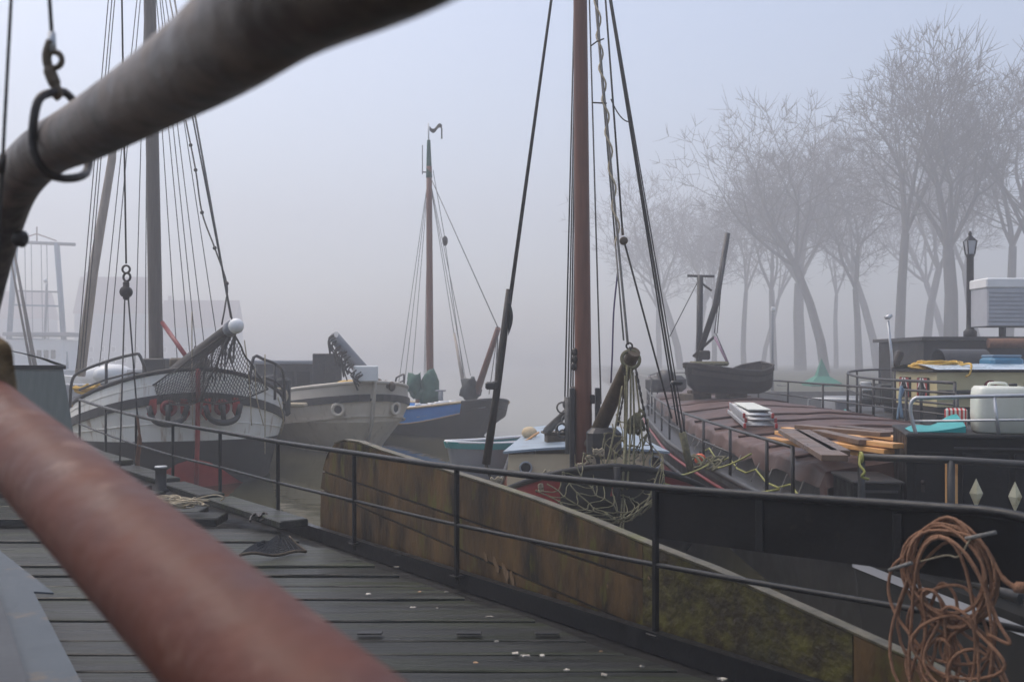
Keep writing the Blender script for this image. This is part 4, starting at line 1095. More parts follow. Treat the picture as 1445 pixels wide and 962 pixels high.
b.build('belayed_ropes', 'rope_grey', E_)
MB().tube([P(772, 608, 15.5), P(806, 575, 14)], [.07, .05], 7).build('gaff_end', 'tar_wood', E_)

fl = thing('deck_mop', mp_, 'straw coloured mop head with wooden handle and red end on the cabin roof', 'mop')
MB().ball(mp_, .135, 14, .8).build('mop_head', 'mop_straw', fl)
MB().tube([P(760, 610, mp_.y - .2), P(738, 625, mp_.y - .7)], .02, 7).build('handle', 'pine_new', fl)
MB().ball(P(736, 627, mp_.y - .75), .055, 10, .7).build('grip', 'red_paint', fl)
# ============================================================ F: long hatch-covered barge on the right
F_ = thing('hatch_barge', (4.6, 14, WATER), 'long black barge with its hold covered by a brown tarpaulin and a black deckhouse', 'barge')
out = [(3.75, 5.0), (3.23, 6.3), (2.88, 8.4), (2.82, 10.2), (2.80, 12), (2.80, 14), (2.84, 16.5), (2.95, 19), (3.3, 23), (3.75, 28), (4.4, 33), (5.2, 36.2), (6.0, 36.8), (6.7, 35.5), (7.05, 31), (7.05, 25), (6.95, 18), (6.9, 10), (6.7, 5.4), (5.2, 4.2)]
def ring(z, ins=0.0):
    c = V((4.9, 18, 0)); res = []
    n = len(out)
    for i in range(n):
        p = V((*out[i], 0)); a = V((*out[i - 1], 0)); c_ = V((*out[(i + 1) % n], 0))
        t = (c_ - a).normalized(); nr = V((-t.y, t.x, 0))      # points outboard for this winding?
        q = p + nr * -ins if (nr.dot(p - c) > 0) else p + nr * ins
        res.append(V((q.x, q.y, z)))
    return res
def skirt(name, m, z0, i0, z1, i1, idx=None, cap=False):
    a, c = ring(z0, i0), ring(z1, i1); n = len(a); b = MB()
    rng = idx if idx is not None else range(n)
    for i in rng:
        j = (i + 1) % n
        b.add([a[i], a[j], c[j], c[i]], [(0, 1, 2, 3)], smooth=True)
    if cap: b.add(c, [tuple(range(n))])
    return b.build(name, m, F_)
skirt('hull', 'hull_black', -1.8, .35, WATER - .05, .12); skirt('side', 'hull_black', WATER - .05, .12, .03, .0)
skirt('sheer_strake', 'hull_black', .095, -.02, .2, .0); skirt('deck', 'steel_dark', .2, 0, .2, .32, cap=False)
skirt('strake_underside', 'hull_black', .03, 0, .095, -.02)
r_ = ring(.06, -.03)
b = MB()
for i in range(0, 2):
    a0, a1 = ring(-.03, -.012)[i], ring(-.03, -.012)[i + 1]
    c0, c1 = ring(.035, -.012)[i], ring(.035, -.012)[i + 1]
    b.add([a0, a1, c1, c0], [(0, 1, 2, 3)])
b.build('white_line', 'lid_grey', F_)
MB().tube(spline(ring(.20, 0)[1:12], 4), .04, 8).build('gunwale_pipe', 'steel_dark', F_)
MB().tube(spline(ring(.02, -.03)[2:12], 4), .025, 6).build('red_line', 'red_dark', F_)
skirt('side_deck', 'steel_dark', .2, .30, .205, 2.1, cap=True)
# hatch coaming and tarpaulin
def rx(y):  # left and right hold limits
    def side(lst):
        for (x0, y0), (x1, y1) in zip(lst[:-1], lst[1:]):
            if y0 <= y <= y1: return x0 + (x1 - x0) * (y - y0) / (y1 - y0)
        return lst[-1][0]
    l = side([(2.7, 0)] + out[2:12]) + .38; r = side([(6.7, 0), (6.9, 10), (6.95, 18), (7.05, 25), (7.05, 31), (6.7, 35.5), (6.2, 37)]) - .28
    return l, r
Y0, Y1 = 10.15, 34.6
def tz(u, y):
    crown = .50 + .25 * math.sin(math.pi * min(1, .12 + u * .62)) 
    rid = .018 * math.sin(y * 2 * math.pi / 1.15 + .6 * u) + .012 * math.sin(y * 2 * math.pi / .43 + 2 * math.sin(y))
    fold = .03 * mnoise.noise((u * 3, y * .6, 2)) + .015 * mnoise.noise((u * 9, y * 2.2, 5))
    return crown + rid * (1 if y > 10.6 else .4) + fold
def tarp(u, v):
    y = Y0 + (Y1 - Y0) * v ** 1.25
    l, r = rx(y)
    # u in 0..1 with drape beyond both edges
    if u < .12:
        f = 1 - u / .12
        return V((l - .05 * f - .02 * math.sin(y * 7) * f, y, tz(0, y) - f * (.20 + .05 * mnoise.noise((y * 1.7, 0, 0)) + .03 * math.sin(y * 4.2))))
    if u > .92:
        f = (u - .92) / .08
        return V((r + .05 * f, y, tz(1, y) - f * .2))
    w = (u - .12) / .8
    return V((l + (r - l) * w, y, tz(w, y)))
b = MB().grid(lambda u, v: tarp(v, u), 150, 44)
e0 = [tarp(j / 30, 0) for j in range(31)]
b.grid(lambda u, v: tarp(u, 0) + V((.02 * math.sin(u * 40) * v, -.07 * v - .05 * v * abs(math.sin(u * 17)), -(.18 + .07 * mnoise.noise((u * 7, 3, 3)) + .03 * math.sin(u * 30)) * v)), 44, 5)
b.build('tarpaulin', 'tarp_brown', F_)
for k, yy in enumerate((11.35, 12.6, 14.2, 16.0, 18.2, 21, 24, 28)):      # overlapping tarpaulin seams
    pts = []
    for j in range(17):
        u = .13 + .78 * j / 16
        v = ((yy + (.35 - .3 * (k % 3)) * j / 16 - Y0) / (Y1 - Y0)) ** (1 / 1.25)
        pts.append(tarp(u, v) + V((0, 0, .014)))
    MB().tube(pts, .022, 5).build('tarpaulin_seam', 'tarp_brown', F_)
b = MB(); ysx = [Y0 + .02 + (Y1 - Y0 - .1) * i / 24 for i in range(25)]
for a, c in zip(ysx[:-1], ysx[1:]):
    for s_ in (0, 1):
        xa, xc = rx(a)[s_], rx(c)[s_]
        o_ = .03 if s_ == 0 else -.03
        b.add([(xa + o_, a, .16), (xc + o_, c, .16), (xc + o_, c, .56), (xa + o_, a, .56)], [(0, 1, 2, 3)])
l, r = rx(Y0 + .05)
b.add([(l + .03, Y0 + .05, .16), (r, Y0 + .05, .16), (r, Y0 + .05, .56), (l + .03, Y0 + .05, .56)], [(0, 1, 2, 3)])
b.build('hatch_coaming', 'steel_dark', F_)
b = MB()
for k in range(11):
    y = 10.7 + k * .62 + (.0 if k < 4 else .4); l = rx(y)[0]
    MB().tube([V((l - .06, y, .42)), V((l - .24, y - .32, .23))], .009, 4).build('tarp_lashing', 'rope_grey', F_)
pts = []
for k in range(14):
    y = 9.3 + k * .5; pts.append(V((rx(y)[0] - .17, y, .30 + (.07 if k % 3 == 0 else -.03) - (.05 if k == 2 else 0))))
MB().tube(pts, .013, 5).build('yellow_line', 'line_yellow', F_)
for (a, c, s_) in ((P(1000, 655, 13.8), P(925, 672, 11.2), .06), (P(1100, 690, 10.6), P(925, 678, 11.0), .10), (P(1014, 660, 13.2), P(1060, 640, 12), .02)):
    MB().tube(sag(a, c, s_, 10), .013, 5).build('mooring_line', 'line_yellow', F_)
# near-side guard rail of the barge
rail = thing('barge_guard_rail', (2.84, 16, .2), 'dark pipe guard rail along the side deck of the tarpaulin covered barge', 'railing')
gy = [10.25, 11.25, 13.1, 15.0, 17.0, 19.2, 21.6, 24.3, 27.5, 31]
def sx(y):
    lst = out[2:12]
    for (x0, y0), (x1, y1) in zip(lst[:-1], lst[1:]):
        if y0 <= y <= y1: return x0 + (x1 - x0) * (y - y0) / (y1 - y0) + .07
    return 2.9
MB().tube([V((sx(y), y, .82)) for y in gy], .02, 6).build('top_rail', 'steel_dark', rail)
MB().tube([V((sx(y), y, .5)) for y in gy[2:]], .014, 6).build('mid_rail', 'steel_dark', rail)
for y in gy: MB().tube([V((sx(y), y, .19)), V((sx(y), y, .83))], .022, 6).build('post', 'steel_dark', rail)
rail = thing('far_guard_rail', (7, 22, .2), 'dark guard rail on the far side of the tarpaulin covered barge', 'railing')
gx = [V((6.93, y, 1.2 if y < 30 else 1.25)) for y in (15.5, 17.5, 19.8, 22.2, 25, 28, 31.5)] + [V((6.4, 35.6, 1.3)), V((5.2, 35.6, 1.3)), V((4.4, 32, 1.25)), V((4.0, 28.5, 1.2))]
MB().tube(gx, .025, 6).build('top_rail', 'steel_dark', rail)
MB().tube([p - V((0, 0, .35)) for p in gx], .017, 6).build('mid_rail', 'steel_dark', rail)
for p in gx: MB().tube([p - V((0, 0, 1.02)), p], .026, 6).build('post', 'steel_dark', rail)
# stacks on the side deck between: orange buoys, debris
by = thing('orange_fender', (2.95, 12.9, .2), 'bright orange buoy on the side deck of the tarpaulin covered barge', 'buoy')
mat('orange_plastic', (.75, .10, .03), (.8, .15, .05), scale=4, rough=.45)
p = P(988, 630, 14.6); by.location = (p.x, p.y, .2); ORG[by.name] = V((p.x, p.y, .2))
MB().ball(V((p.x, p.y, .27)), .085, 12, 1.05).build('ball', 'orange_plastic', by)
MB().tube([V((p.x, p.y, .33)), V((p.x, p.y, .39))], .018, 6).build('eye', 'plastic_black', by)
b = MB(); rs = random.Random(17)
for k in range(12):
    q = P(985 + rs.uniform(-18, 22), 640 + rs.uniform(-14, 18), 14 + rs.uniform(-.6, .6)); q.z = .24
    b.tube(spline([q, q + V((.1, .05, rs.uniform(0, .15))), q + V((.18, -.1, rs.uniform(0, .1))), q + V((.05, -.2, 0))], 4), .016, 5)
tag(b.build('mooring_rope_heap', 'rope_olive'), 'heap of dull olive mooring rope on the side deck by the orange buoy', 'rope')
tk = thing('white_bucket', P(965, 668, 13.0), 'small white bucket standing beside the red bulwark', 'bucket')
p = P(966, 674, 12.9)
tk.location = (p.x, p.y, -.3); ORG[tk.name] = V((p.x, p.y, -.3))
MB().lathe(V((p.x - .16, p.y, -.36)), [(.09, 0), (.115, .52), (.12, .53), (.10, .53), (.09, .5)], 16).build('pail', 'plastic_white', tk)

# near end of the barge: rail, locker and deckhouse
rail = thing('stern_rail', (3.5, 8.1, .2), 'dark pipe rail in front of the black deckhouse on the barge', 'railing')
sp_ = [V((2.93, 8.35, .90)), V((3.55, 8.05, .905)), V((4.5, 7.6, .88)), V((5.6, 7.1, .86))]
MB().tube(sp_, .03, 8).build('top_rail', 'steel_dark', rail)
for p in sp_: MB().tube([V((p.x, p.y, .18)), p], .032, 8).build('post', 'steel_dark', rail)
b = MB().tube(spline([P(1215, 640, 8.3), P(1213, 655, 8.25), P(1220, 665, 8.2), P(1216, 672, 8.2), P(1226, 676, 8.2)], 4), .012, 5).torus(P(1215, 645, 8.3), .04, .012, (1, 0, 0), 12, 5)
b.build('yellow_knot', 'line_yellow', rail)
lk = thing('deck_locker', (3.3, 9.4, .2), 'low black steel deck locker with raised panels beside the deckhouse', 'locker')
MB().bbox((3.36, 9.45, .39), (.42, .8, .40), rz=-.08, b=.015).build('body', 'panel_black', lk)
MB().bbox((3.36, 9.45, .60), (.46, .84, .03), rz=-.08, b=.01).build('lid', 'steel_dark', lk)
b = MB()
for z in (.36, .52): b.bbox((3.33, 9.04, z), (.34, .012, .025), rz=-.08, b=.004)
b.build('panel_rib', 'steel_dark', lk)
H_ = thing('black_deckhouse', (4.6, 9.5, .2), 'black tarred deckhouse with two pale diamond ornaments and a grab rail on top', 'deckhouse')
w0, w1 = V((3.57, 9.0, 0)), V((5.9, 8.35, 0)); wd = (w1 - w0).normalized(); wn_ = V((wd.y, -wd.x, 0))
b = MB(); dp = -wn_ * 1.25
b.add([w0 + V((0, 0, .15)), w1 + V((0, 0, .15)), w1 + dp + V((0, 0, .15)), w0 + dp + V((0, 0, .15)), w0 + V((0, 0, 1.02)), w1 + V((0, 0, 1.02)), w1 + dp + V((0, 0, 1.02)), w0 + dp + V((0, 0, 1.02))], [(0, 1, 5, 4), (1, 2, 6, 5), (2, 3, 7, 6), (3, 0, 4, 7), (4, 5, 6, 7)])
b.build('wall', 'panel_black', H_)
m3 = Matrix((wd, -wn_, V((0, 0, 1)))).transposed()
MB().bbox(w0.lerp(w1, .5) + dp * .5 + V((0, 0, 1.035)), (2.44, 1.33, .04), m=m3, b=.012).build('roof', 'hull_black', H_)
def on(u, z, o=.0): return w0 + wd * u + wn_ * o + V((0, 0, z))
for u in (.40, .62, .98, 1.0):
    pass
for u0, u1 in ((.06, .40), (.46, .84), (.88, 1.30)):
    MB().bbox(on((u0 + u1) / 2, .58, .012), (u1 - u0, .03, .62), m=m3, b=.008).build('panel', 'panel_black', H_)
MB().bbox(on(.70, .93, .02), (.62, .02, .018), m=m3, b=.004).build('ledge', 'steel_dark', H_)
b = MB().bbox(on(.13, .58, .04), (.03, .03, .1), m=m3, b=.006).ball(on(.13, .62, .05), .022, 8); b.build('latch', 'iron', H_)
for px, py in ((1378, 697), (1430, 700)):
    u = (P(px, py, 8.8) - w0).dot(wd); zc = EYE - (py - HOR) / FPX * 8.78
    b = MB()
    for (dx, dz) in ((0, 0),):
        q = [on(u, zc + .135, .035), on(u + .055, zc + .005, .035), on(u, zc - .135, .035), on(u - .055, zc + .005, .035)]
        cc = on(u, zc, .07)
        b.add(q + [cc], [(3, 4, 0), (0, 4, 1), (1, 4, 2), (2, 4, 3)])
        b.add([on(u, zc + .135, .02), on(u + .055, zc + .005, .02), on(u, zc - .135, .02), on(u - .055, zc + .005, .02)] + q, [(0, 4, 5, 1), (1, 5, 6, 2), (2, 6, 7, 3), (3, 7, 4, 0)])
    b.build('diamond_ornament', 'gold_cream', H_)
pl = MB().bbox(on((P(1343, 685, 8.8) - w0).dot(wd), .50, .09), (.10, .05, .62), m=m3, b=.006)
tag(pl.build('upright_board', 'pine_new'), 'single pale wooden board standing upright against the black deckhouse', 'board')
gr = MB().tube(spline([on(.08, 1.03, .0), on(.03, 1.25, .0), on(.06, 1.36, 0), on(.2, 1.375, 0), on(.9, 1.40, 0), on(2.0, 1.43, 0)], 5), .018, 8)
g_ = gr.build('grab_rail', 'aluminium', H_)
MB().tube([on(.04, 1.16, 0), on(2.0, 1.22, 0)], .012, 7).build('lower_rail', 'aluminium', g_)
MB().tube([on(.72, 1.395, 0), on(.76, 1.03, 0)], .016, 7).build('post', 'aluminium', g_); MB().tube([on(1.6, 1.415, 0), on(1.6, 1.03, 0)], .016, 7).build('post', 'aluminium', g_)
tq = MB().grid(lambda u, v: on(.04 + .46 * u, 1.062 + .075 * v * u + .02 * math.sin(9 * u) * v + .06 * u * u, -.06 - .5 * v), 10, 6).grid(lambda u, v: on(.04 + .46 * u, 1.062 - .0 * v + (.06 * u * u + .0) * (1 - v), -.06 + .0 * v), 10, 1)
tag(tq.build('turquoise_tarp', 'teal_paint'), 'crumpled turquoise tarpaulin lying on the roof of the black deckhouse', 'tarpaulin')
st_ = MB().bbox(on(.50, 1.16, -.62), (.20, .05, .2), m=m3, b=.02)
tag(st_.build('striped_cushion', 'stripe_cloth'), 'red and white striped cushion leaning behind the white plastic tanks', 'cushion')
def tank(u, w, label, h_=.42):
    t = thing('plastic_tank', on(u, 1.055, -.35), label, 'tank')
    b = MB(); c = on(u, 1.055 + h_ / 2, -.35)
    # waisted moulded tank with rounded shoulders
    prof = [(-.5, .90), (-.47, .97), (-.1, 1.0), (.30, .985), (.44, .95), (.5, .86)]
    n = 24; ring_ = []
    for (z, k) in prof:
        rr = []
        for i in range(n):
            a = 2 * math.pi * i / n
            cx_ = math.copysign(abs(math.cos(a)) ** .35, math.cos(a)) * w / 2 * k; cy_ = math.copysign(abs(math.sin(a)) ** .35, math.sin(a)) * .22 * k
            rr.append(c + wd * cx_ - wn_ * cy_ + V((0, 0, z * h_)))
        ring_.append(rr)
    vs = [p for r in ring_ for p in r]; fs = []
    for k in range(len(prof) - 1):
        for i in range(n): fs.append((k * n + i, k * n + (i + 1) % n, (k + 1) * n + (i + 1) % n, (k + 1) * n + i))
    fs.append(tuple(range(n - 1, -1, -1))); fs.append(tuple((len(prof) - 1) * n + i for i in range(n)))
    b.add(vs, fs, True); b.build('body', 'plastic_white', t)
    MB().lathe(c + wd * (w * .28) + V((0, 0, h_ / 2 - .01)), [(.035, 0), (.035, .03), (.03, .035)], 14).build('cap', 'plastic_black', t)
    MB().tube(spline([c + wd * -.08 + V((0, 0, h_ / 2 - .01)), c + wd * -.07 + V((0, 0, h_ / 2 + .025)), c + wd * .05 + V((0, 0, h_ / 2 + .025)), c + wd * .07 + V((0, 0, h_ / 2 - .01))], 4), .014, 7).build('handle', 'plastic_white', t)
    return t
tank(.82, .44, 'white plastic water tank beside the turquoise tarpaulin on the deckhouse roof')
tank(1.32, .52, 'white plastic water tank farther along the deckhouse roof, away from the turquoise tarpaulin', .44)

# ---- things lying on the tarpaulin
def tarp_z(p):
    l, r = rx(p.y); return tz((p.x - l) / (r - l), p.y)
def ladder(i, a, c, w, z):
    t = thing('aluminium_ladder', (a.x, a.y, z), 'aluminium ladder section lying in a stack on the brown tarpaulin', 'ladder', 'stacked ladder sections on the tarpaulin')
    a, c = V((a.x, a.y, z)), V((c.x, c.y, z)); d_ = (c - a).normalized(); s_ = V((d_.y, -d_.x, 0))
    ang = math.atan2(d_.y, d_.x); L_ = (c - a).length
    for sg in (-1, 1):
        sr = MB().bbox((a + c) / 2 + s_ * sg * w / 2, (L_, .03, .065), rz=ang, b=.006).build('side_rail', 'aluminium', t)
        for e in (a, c): MB().bbox(e + s_ * sg * w / 2, (.06, .04, .075), rz=ang, b=.008).build('end_cap', 'red_paint', sr)
    n = int(L_ / .28)
    for k in range(n):
        p = a + d_ * (L_ * (k + .5) / n)
        MB().tube([p - s_ * w / 2, p + s_ * w / 2], .016, 6).build('rung', 'aluminium', t)
la, lc = V((3.72, 14.9, 0)), V((4.42, 19.3, 0))
zl = max(tarp_z(la.lerp(lc, f)) for f in (0, .2, .4, .6, .8, 1)) + .03
ladder(0, la, lc, .46, zl); ladder(1, la + V((.04, .15, 0)), lc + V((.05, .1, 0)), .44, zl + .075); ladder(2, la + V((-.02, .05, 0)), lc + V((-.03, -.2, 0)), .42, zl + .15)
bd = MB().bbox(la.lerp(lc, .45) + V((0.02, 0, zl + .205)), (.34, 2.6, .025), rz=-math.atan2(.6, 4.4), b=.006)
tag(bd.build('scaffold_board', 'plastic_white'), 'pale flat board lying on top of the stacked ladder sections', 'board')

# lumber pile
random.seed(31)
zt0 = max(tarp_z(PZ(px, py, .7)) for px in (1090, 1130, 1180, 1230, 1280) for py in (612, 625, 638)) + .005
def lum(p0, p1, w, layer, m, label, th=.045, group=None):
    z = zt0 + .06 * layer + th / 2
    a, c = PZ(p0[0], p0[1], z), PZ(p1[0], p1[1], z)
    d_ = c - a; L_ = d_.length; ang = math.atan2(d_.y, d_.x)
    o = MB().bbox((a + c) / 2, (L_, w, th), rz=ang, b=.004).build('lumber_plank', m)
    tag(o, label, 'plank', group); return o
LN = 'new orange pine plank in the lumber pile on the brown tarpaulin'
GN = 'pine planks in the lumber pile'
for (p0, p1, w, ly) in (((1088, 619), (1140, 629), .13, 0), ((1110, 612), (1200, 633), .12, 0), ((1150, 624), (1252, 640), .12, 0), ((1160, 632), (1244, 643), .12, 0), ((1190, 621), (1266, 634), .13, 0), ((1200, 615), (1274, 627), .14, 0),
                        ((1100, 610), (1160, 625), .12, 1), ((1165, 625), (1255, 637), .12, 1), ((1195, 619), (1270, 630), .13, 1), ((1222, 612), (1280, 621), .14, 1), ((1108, 605), (1170, 614), .12, 1), ((1205, 621), (1268, 629), .12, 2)):
    lum(p0, p1, w, ly, 'pine_new', LN, group=GN)
lum((1112, 608), (1178, 646), .21, 2, 'plank_wet', 'wide wet brown plank lying crosswise over the end of the lumber pile', .05)
lum((1132, 609), (1186, 639), .16, 2, 'plank_wet', 'wet brown plank tucked under the wide crosswise plank', .05)
lum((1128, 602), (1250, 613), .15, 2, 'plank_wet', 'long wet grey brown plank at the back of the lumber pile', .05)
lum((1155, 609), (1222, 624), .14, 2, 'plank_wet', 'short wet grey brown plank in the middle of the lumber pile', .05)
lum((1190, 603), (1268, 612), .2, 1, 'plank_wet', 'dark wet plank behind the new pine planks', .05)

# black dinghy with its own small mast stowed on the tarpaulin
T_ = thing('black_dinghy', (5.4, 26, .85), 'small black wooden dinghy stowed on the brown tarpaulin under a derrick', 'dinghy')
dz0 = .96
h = Hull(T_, (0, 0), (0, 1), 3.4, 1.5)
bowp, dv = P(966, 540, 25.0), V((.86, .5, 0))
h = Hull(T_, (bowp.x + .05, bowp.y), (.86, .5), 2.55, 1.35, tb=.55, sh=.9, pw=2.0, ts=.12)
r0 = (.95, .86, .45, .25); r1 = (1.12, 1.02, .82, .08); r2 = (1.66, 1.44, 1.0, 0)
h.strip('bottom', 'hull_black', r0, r1); h.strip('side', 'hull_black', r1, r2, k=3); h.band('rubbing_strake', 'tar_wood', (1.56, 1.35, .985, .01), r2, .03)
h.cap('gunwale', 'tar_wood', r2, .03); h.inner('tar_wood', r2, -.25, .04); h.deck('tar_wood', r2, -.26)
MB().bbox(P(1000, 513, 25.2), (.9, .7, .12), b=.04).build('foredeck_mat', 'rope_olive', T_)
for k in (965, 1048): 
    p = P(k, 556, 26); z = tarp_z(p)
    MB().bbox((p.x + .3 * (1 if k < 1000 else -1), p.y, z + .11), (.6, .6, .24), rz=.5, b=.02).build('chock', 'old_wood', T_)
MB().bbox((P(1005, 553, 25.6).x, 25.6, .93), (1.5, .2, .1), rz=.5, b=.02).build('cradle_beam', 'old_wood', T_)
K_ = thing('derrick', (P(988, 505, 26).x, 26, .9), 'dark derrick post with crossbar and a raised boom rising above the black dinghy', 'derrick')
pb = P(986, 520, 26.6)
MB().tube([V((pb.x, pb.y, .85)), P(988, 388, 26.6)], .085, 10).build('post', 'steel_dark', K_)
MB().tube([P(970, 389, 26.6), P(1008, 390, 26.6)], .035, 8).build('crossbar', 'steel_dark', K_)
MB().tube([P(984, 506, 26.4), P(1010, 430, 26.3), P(1027, 329, 26.2)], [.08, .085, .07], 8).build('boom', 'steel_dark', K_)
MB().tube([P(988, 398, 26.6), P(1004, 410, 26.4)], .03, 6).tube([P(978, 503, 26.4), P(1008, 475, 26.3)], .04, 6).build('brace', 'iron', K_)
MB().bbox(P(993, 501, 26.4), (.3, .3, .25), b=.03).build('winch', 'iron', K_)
for (a, c) in (((1024, 345), (1008, 470)), ((1022, 350), (1012, 470)), ((986, 395), (945, 475)), ((1010, 470), (1028, 512))):
    line(K_, P(*a, 26.2), P(*c, 26.0), .014, 'wire', 'stay')
MB().tube([P(1009, 476, 25.8), P(1026, 510, 25.3)], .035, 6).build('lifting_strap', mat('strap_purple', (.25, .16, .22), (.3, .2, .26), scale=5, rough=.7), K_)
g2 = thing('bow_winch', P(945, 545, 30), 'dark bulky windlass on the far bow of the tarpaulin covered barge', 'windlass')
p = P(940, 535, 30.5)
MB().bbox((p.x, p.y, 1.02), (1.3, .6, .5), rz=.5, b=.12).build('drum_case', 'steel_dark', g2)
MB().lathe((p.x - .2, p.y - .4, 1.15), [(.05, 0), (.3, .02), (.3, .3), (.05, .32)], 14, axis=(.8, .5, 0)).build('drum', 'steel_dark', g2)

# ============================================================ G: cabin boat behind with red and white curtains
G_ = thing('yellow_cabin_barge', (9, 19, WATER), 'dark barge with pale yellow cabin, blue roof and red and white curtained windows', 'barge')
go = [(7.3, 15.6), (7.28, 19), (7.5, 22), (8.1, 24.2), (9.6, 25.0), (18, 24.2), (18, 15), (9.0, 14.8)]
MB().prism(go, -1.5, .55).build('hull', 'hull_black', G_)
b = MB()
for (a, c) in zip(go[:5], go[1:6]):
    b.tube([V((*a, .50)), V((*c, .50))], .05, 6)
b.build('teal_rubbing_strake', 'teal_paint', G_)
MB().prism([(x * .995 + .06, y) for x, y in go], .552, .60).build('deck', 'steel_dark', G_)
f0, f1, f2, f3 = V((7.52, 19.5, 0)), V((7.47, 17.5, 0)), V((13.2, 18.2, 0)), V((13.2, 20.2, 0))
b = MB()
for z0, z1, nm, m_ in ((.58, .9, 'base', 'hull_black'), (.9, 1.55, 'wall', 'yellow_cabin')):
    b = MB(); k = 0 if nm == 'wall' else 0
    q = [f0, f1, f2, f3]
    b.add([p + V((0, 0, z0)) for p in q] + [p + V((0, 0, z1)) for p in q], [(1, 0, 4, 5), (2, 1, 5, 6), (3, 2, 6, 7), (0, 3, 7, 4), (4, 7, 6, 5)])
    b.build(nm, m_, G_)
cen = (f0 + f1 + f2 + f3) / 4
b = MB().grid(lambda u, v: (lambda p: V((p.x + (p.x - cen.x) * .03, p.y + (p.y - cen.y) * .12, 1.56 + .10 * math.sin(math.pi * v))))((f1.lerp(f2, u)).lerp(f0.lerp(f3, u), v)), 10, 8)
b.build('roof', 'roof_pale_blue', G_)
q = [p + (p - cen) * .03 for p in (f0, f1, f2, f3)]
MB().add([p + V((0, 0, 1.51)) for p in q] + [p + V((0, 0, 1.56)) for p in q], [(1, 0, 4, 5), (2, 1, 5, 6), (0, 3, 7, 4), (0, 1, 2, 3)]).build('roof_trim', 'hull_black', G_)
fd = (f0 - f1).normalized(); fn = V((-1, 0, 0))
for f in (.28, .72):
    c = f1.lerp(f0, f) + V((-.02, 0, 1.22))
    w_ = MB().bbox(c, (.05, .46, .38), b=.01).build('window', 'glass_dark', G_)
    for sg in (-1, 1):
        MB().add([c + V((-.032, sg * .22, .18)), c + V((-.032, sg * .03, .18)), c + V((-.032, sg * .19, -.02)), c + V((-.032, sg * .12, -.18)), c + V((-.032, sg * .22, -.18))], [(0, 1, 2, 3, 4)]).build('curtain', 'red_paint', w_)
        MB().add([c + V((-.036, sg * .08, .18)), c + V((-.036, sg * .015, .18)), c + V((-.036, sg * .15, 0)), c + V((-.036, sg * .18, 0))], [(0, 1, 2, 3)]).build('curtain_lining', 'white_plain', w_)
sd_ = (f2 - f1).normalized(); sn = V((sd_.y, -sd_.x, 0))
o = MB().torus(f1 + sd_ * 1.0 + sn * .01 + V((0, 0, 1.25)), .1, .025, sn, 16, 6).build('porthole', 'red_dark', G_)
MB().lathe(f1 + sd_ * 1.0 + V((0, 0, 1.25)), [(.09, 0), (.09, .012)], 14, axis=sn).build('pane', 'glass_dark', o)
MB().bbox(f1 + sd_ * .62 + sn * .12 + V((0, 0, 1.17)), (1.2, .25, .06), rz=.12, b=.01).build('side_awning', 'steel_dark', G_)
# open curved companion hood and gear on the roof
b = MB().grid(lambda u, v: V((8.3 + .9 * v, 19.3 - .35 * math.cos(math.pi * u) + .1, 1.62 + .32 * math.sin(math.pi * u))), 12, 3); b.build('companion_hood', 'steel_dark', G_)
rc_ = MB(); rs = random.Random(41); p = P(1322, 515, 18.3)
for k in range(16):
    r1, r2 = rs.uniform(.25, .5), rs.uniform(.12, .3)
    c = p + V((rs.uniform(-.08, .08), rs.uniform(-.05, .05), -.06 + rs.uniform(0, .13)))
    rc_.tube([c + V((r1 * math.cos(a), r2 * math.sin(a), .02 * math.sin(3 * a + k))) for a in [2 * math.pi * i / 18 for i in range(19)]], .018, 5, caps=False)
rc_.tube(spline([p + V((.3, -.3, 0)), p + V((.28, -.75, .02)), p + V((.2, -.88, -.15)), p + V((.12, -.9, -.2))], 4), .02, 5)
tag(rc_.build('yellow_rope_coil', 'rope_yellow'), 'heap of yellow rope coiled on the roof of the yellow cabin', 'rope')
bx = thing('blue_roof_box', P(1413, 508, 18.6), 'blue covered box on the roof of the yellow cabin', 'box')
mat('box_blue', (.04, .16, .26), (.06, .2, .32), scale=4, rough=.4)
p = P(1413, 508, 18.7)
MB().bbox((p.x, p.y, 1.66), (.62, .55, .26), b=.06).build('body', 'box_blue', bx); MB().bbox((p.x, p.y, 1.80), (.55, .48, .05), b=.02).build('lid', 'far_blue', bx)
# round stern rail
b = MB(); tp = [V((7.25, 16.3, 1.35)), V((7.22, 18, 1.35)), V((7.25, 19.6, 1.35)), V((7.45, 21.5, 1.38)), V((7.9, 23.4, 1.45)), V((8.8, 24.4, 1.5)), V((9.8, 24.6, 1.5))]
tp = spline(tp, 4)
rail = MB().tube(tp, .028, 7).build('guard_rail', 'steel_dark', G_)
MB().tube([p - V((0, 0, .36)) for p in tp], .02, 6).build('mid_rail', 'steel_dark', rail)
for p in tp[::3]: MB().tube([V((p.x, p.y, .55)), p], .028, 6).build('post', 'steel_dark', rail)
b = MB(); rs = random.Random(5)
for k in range(9): 
    q = V((rs.uniform(7.7, 8.6), rs.uniform(20.2, 22.5), .78 + rs.uniform(0, .25))); b.bbox(q, (rs.uniform(.2, .5), rs.uniform(.2, .5), rs.uniform(.2, .45)), rz=rs.uniform(0, 1.5), b=.04)
b.build('stern_gear', 'dark_cloth', G_)
b = MB()
for k in range(4): b.tube([P(1214 + k * 1, 540 + 3 * k, 20.4), P(1228 + k, 541 + 3 * k, 20.4)], .03, 5)
b.build('white_slats', 'white_plain', G_)
MB().tube([V((P(1262, 500, 20).x, 20.0, .6)), P(1258, 500, 20), P(1253, 452, 20)], [.035, .03, .025], 8).build('vent_pole', 'galvanised', G_)
lp = P(1253, 447, 20)
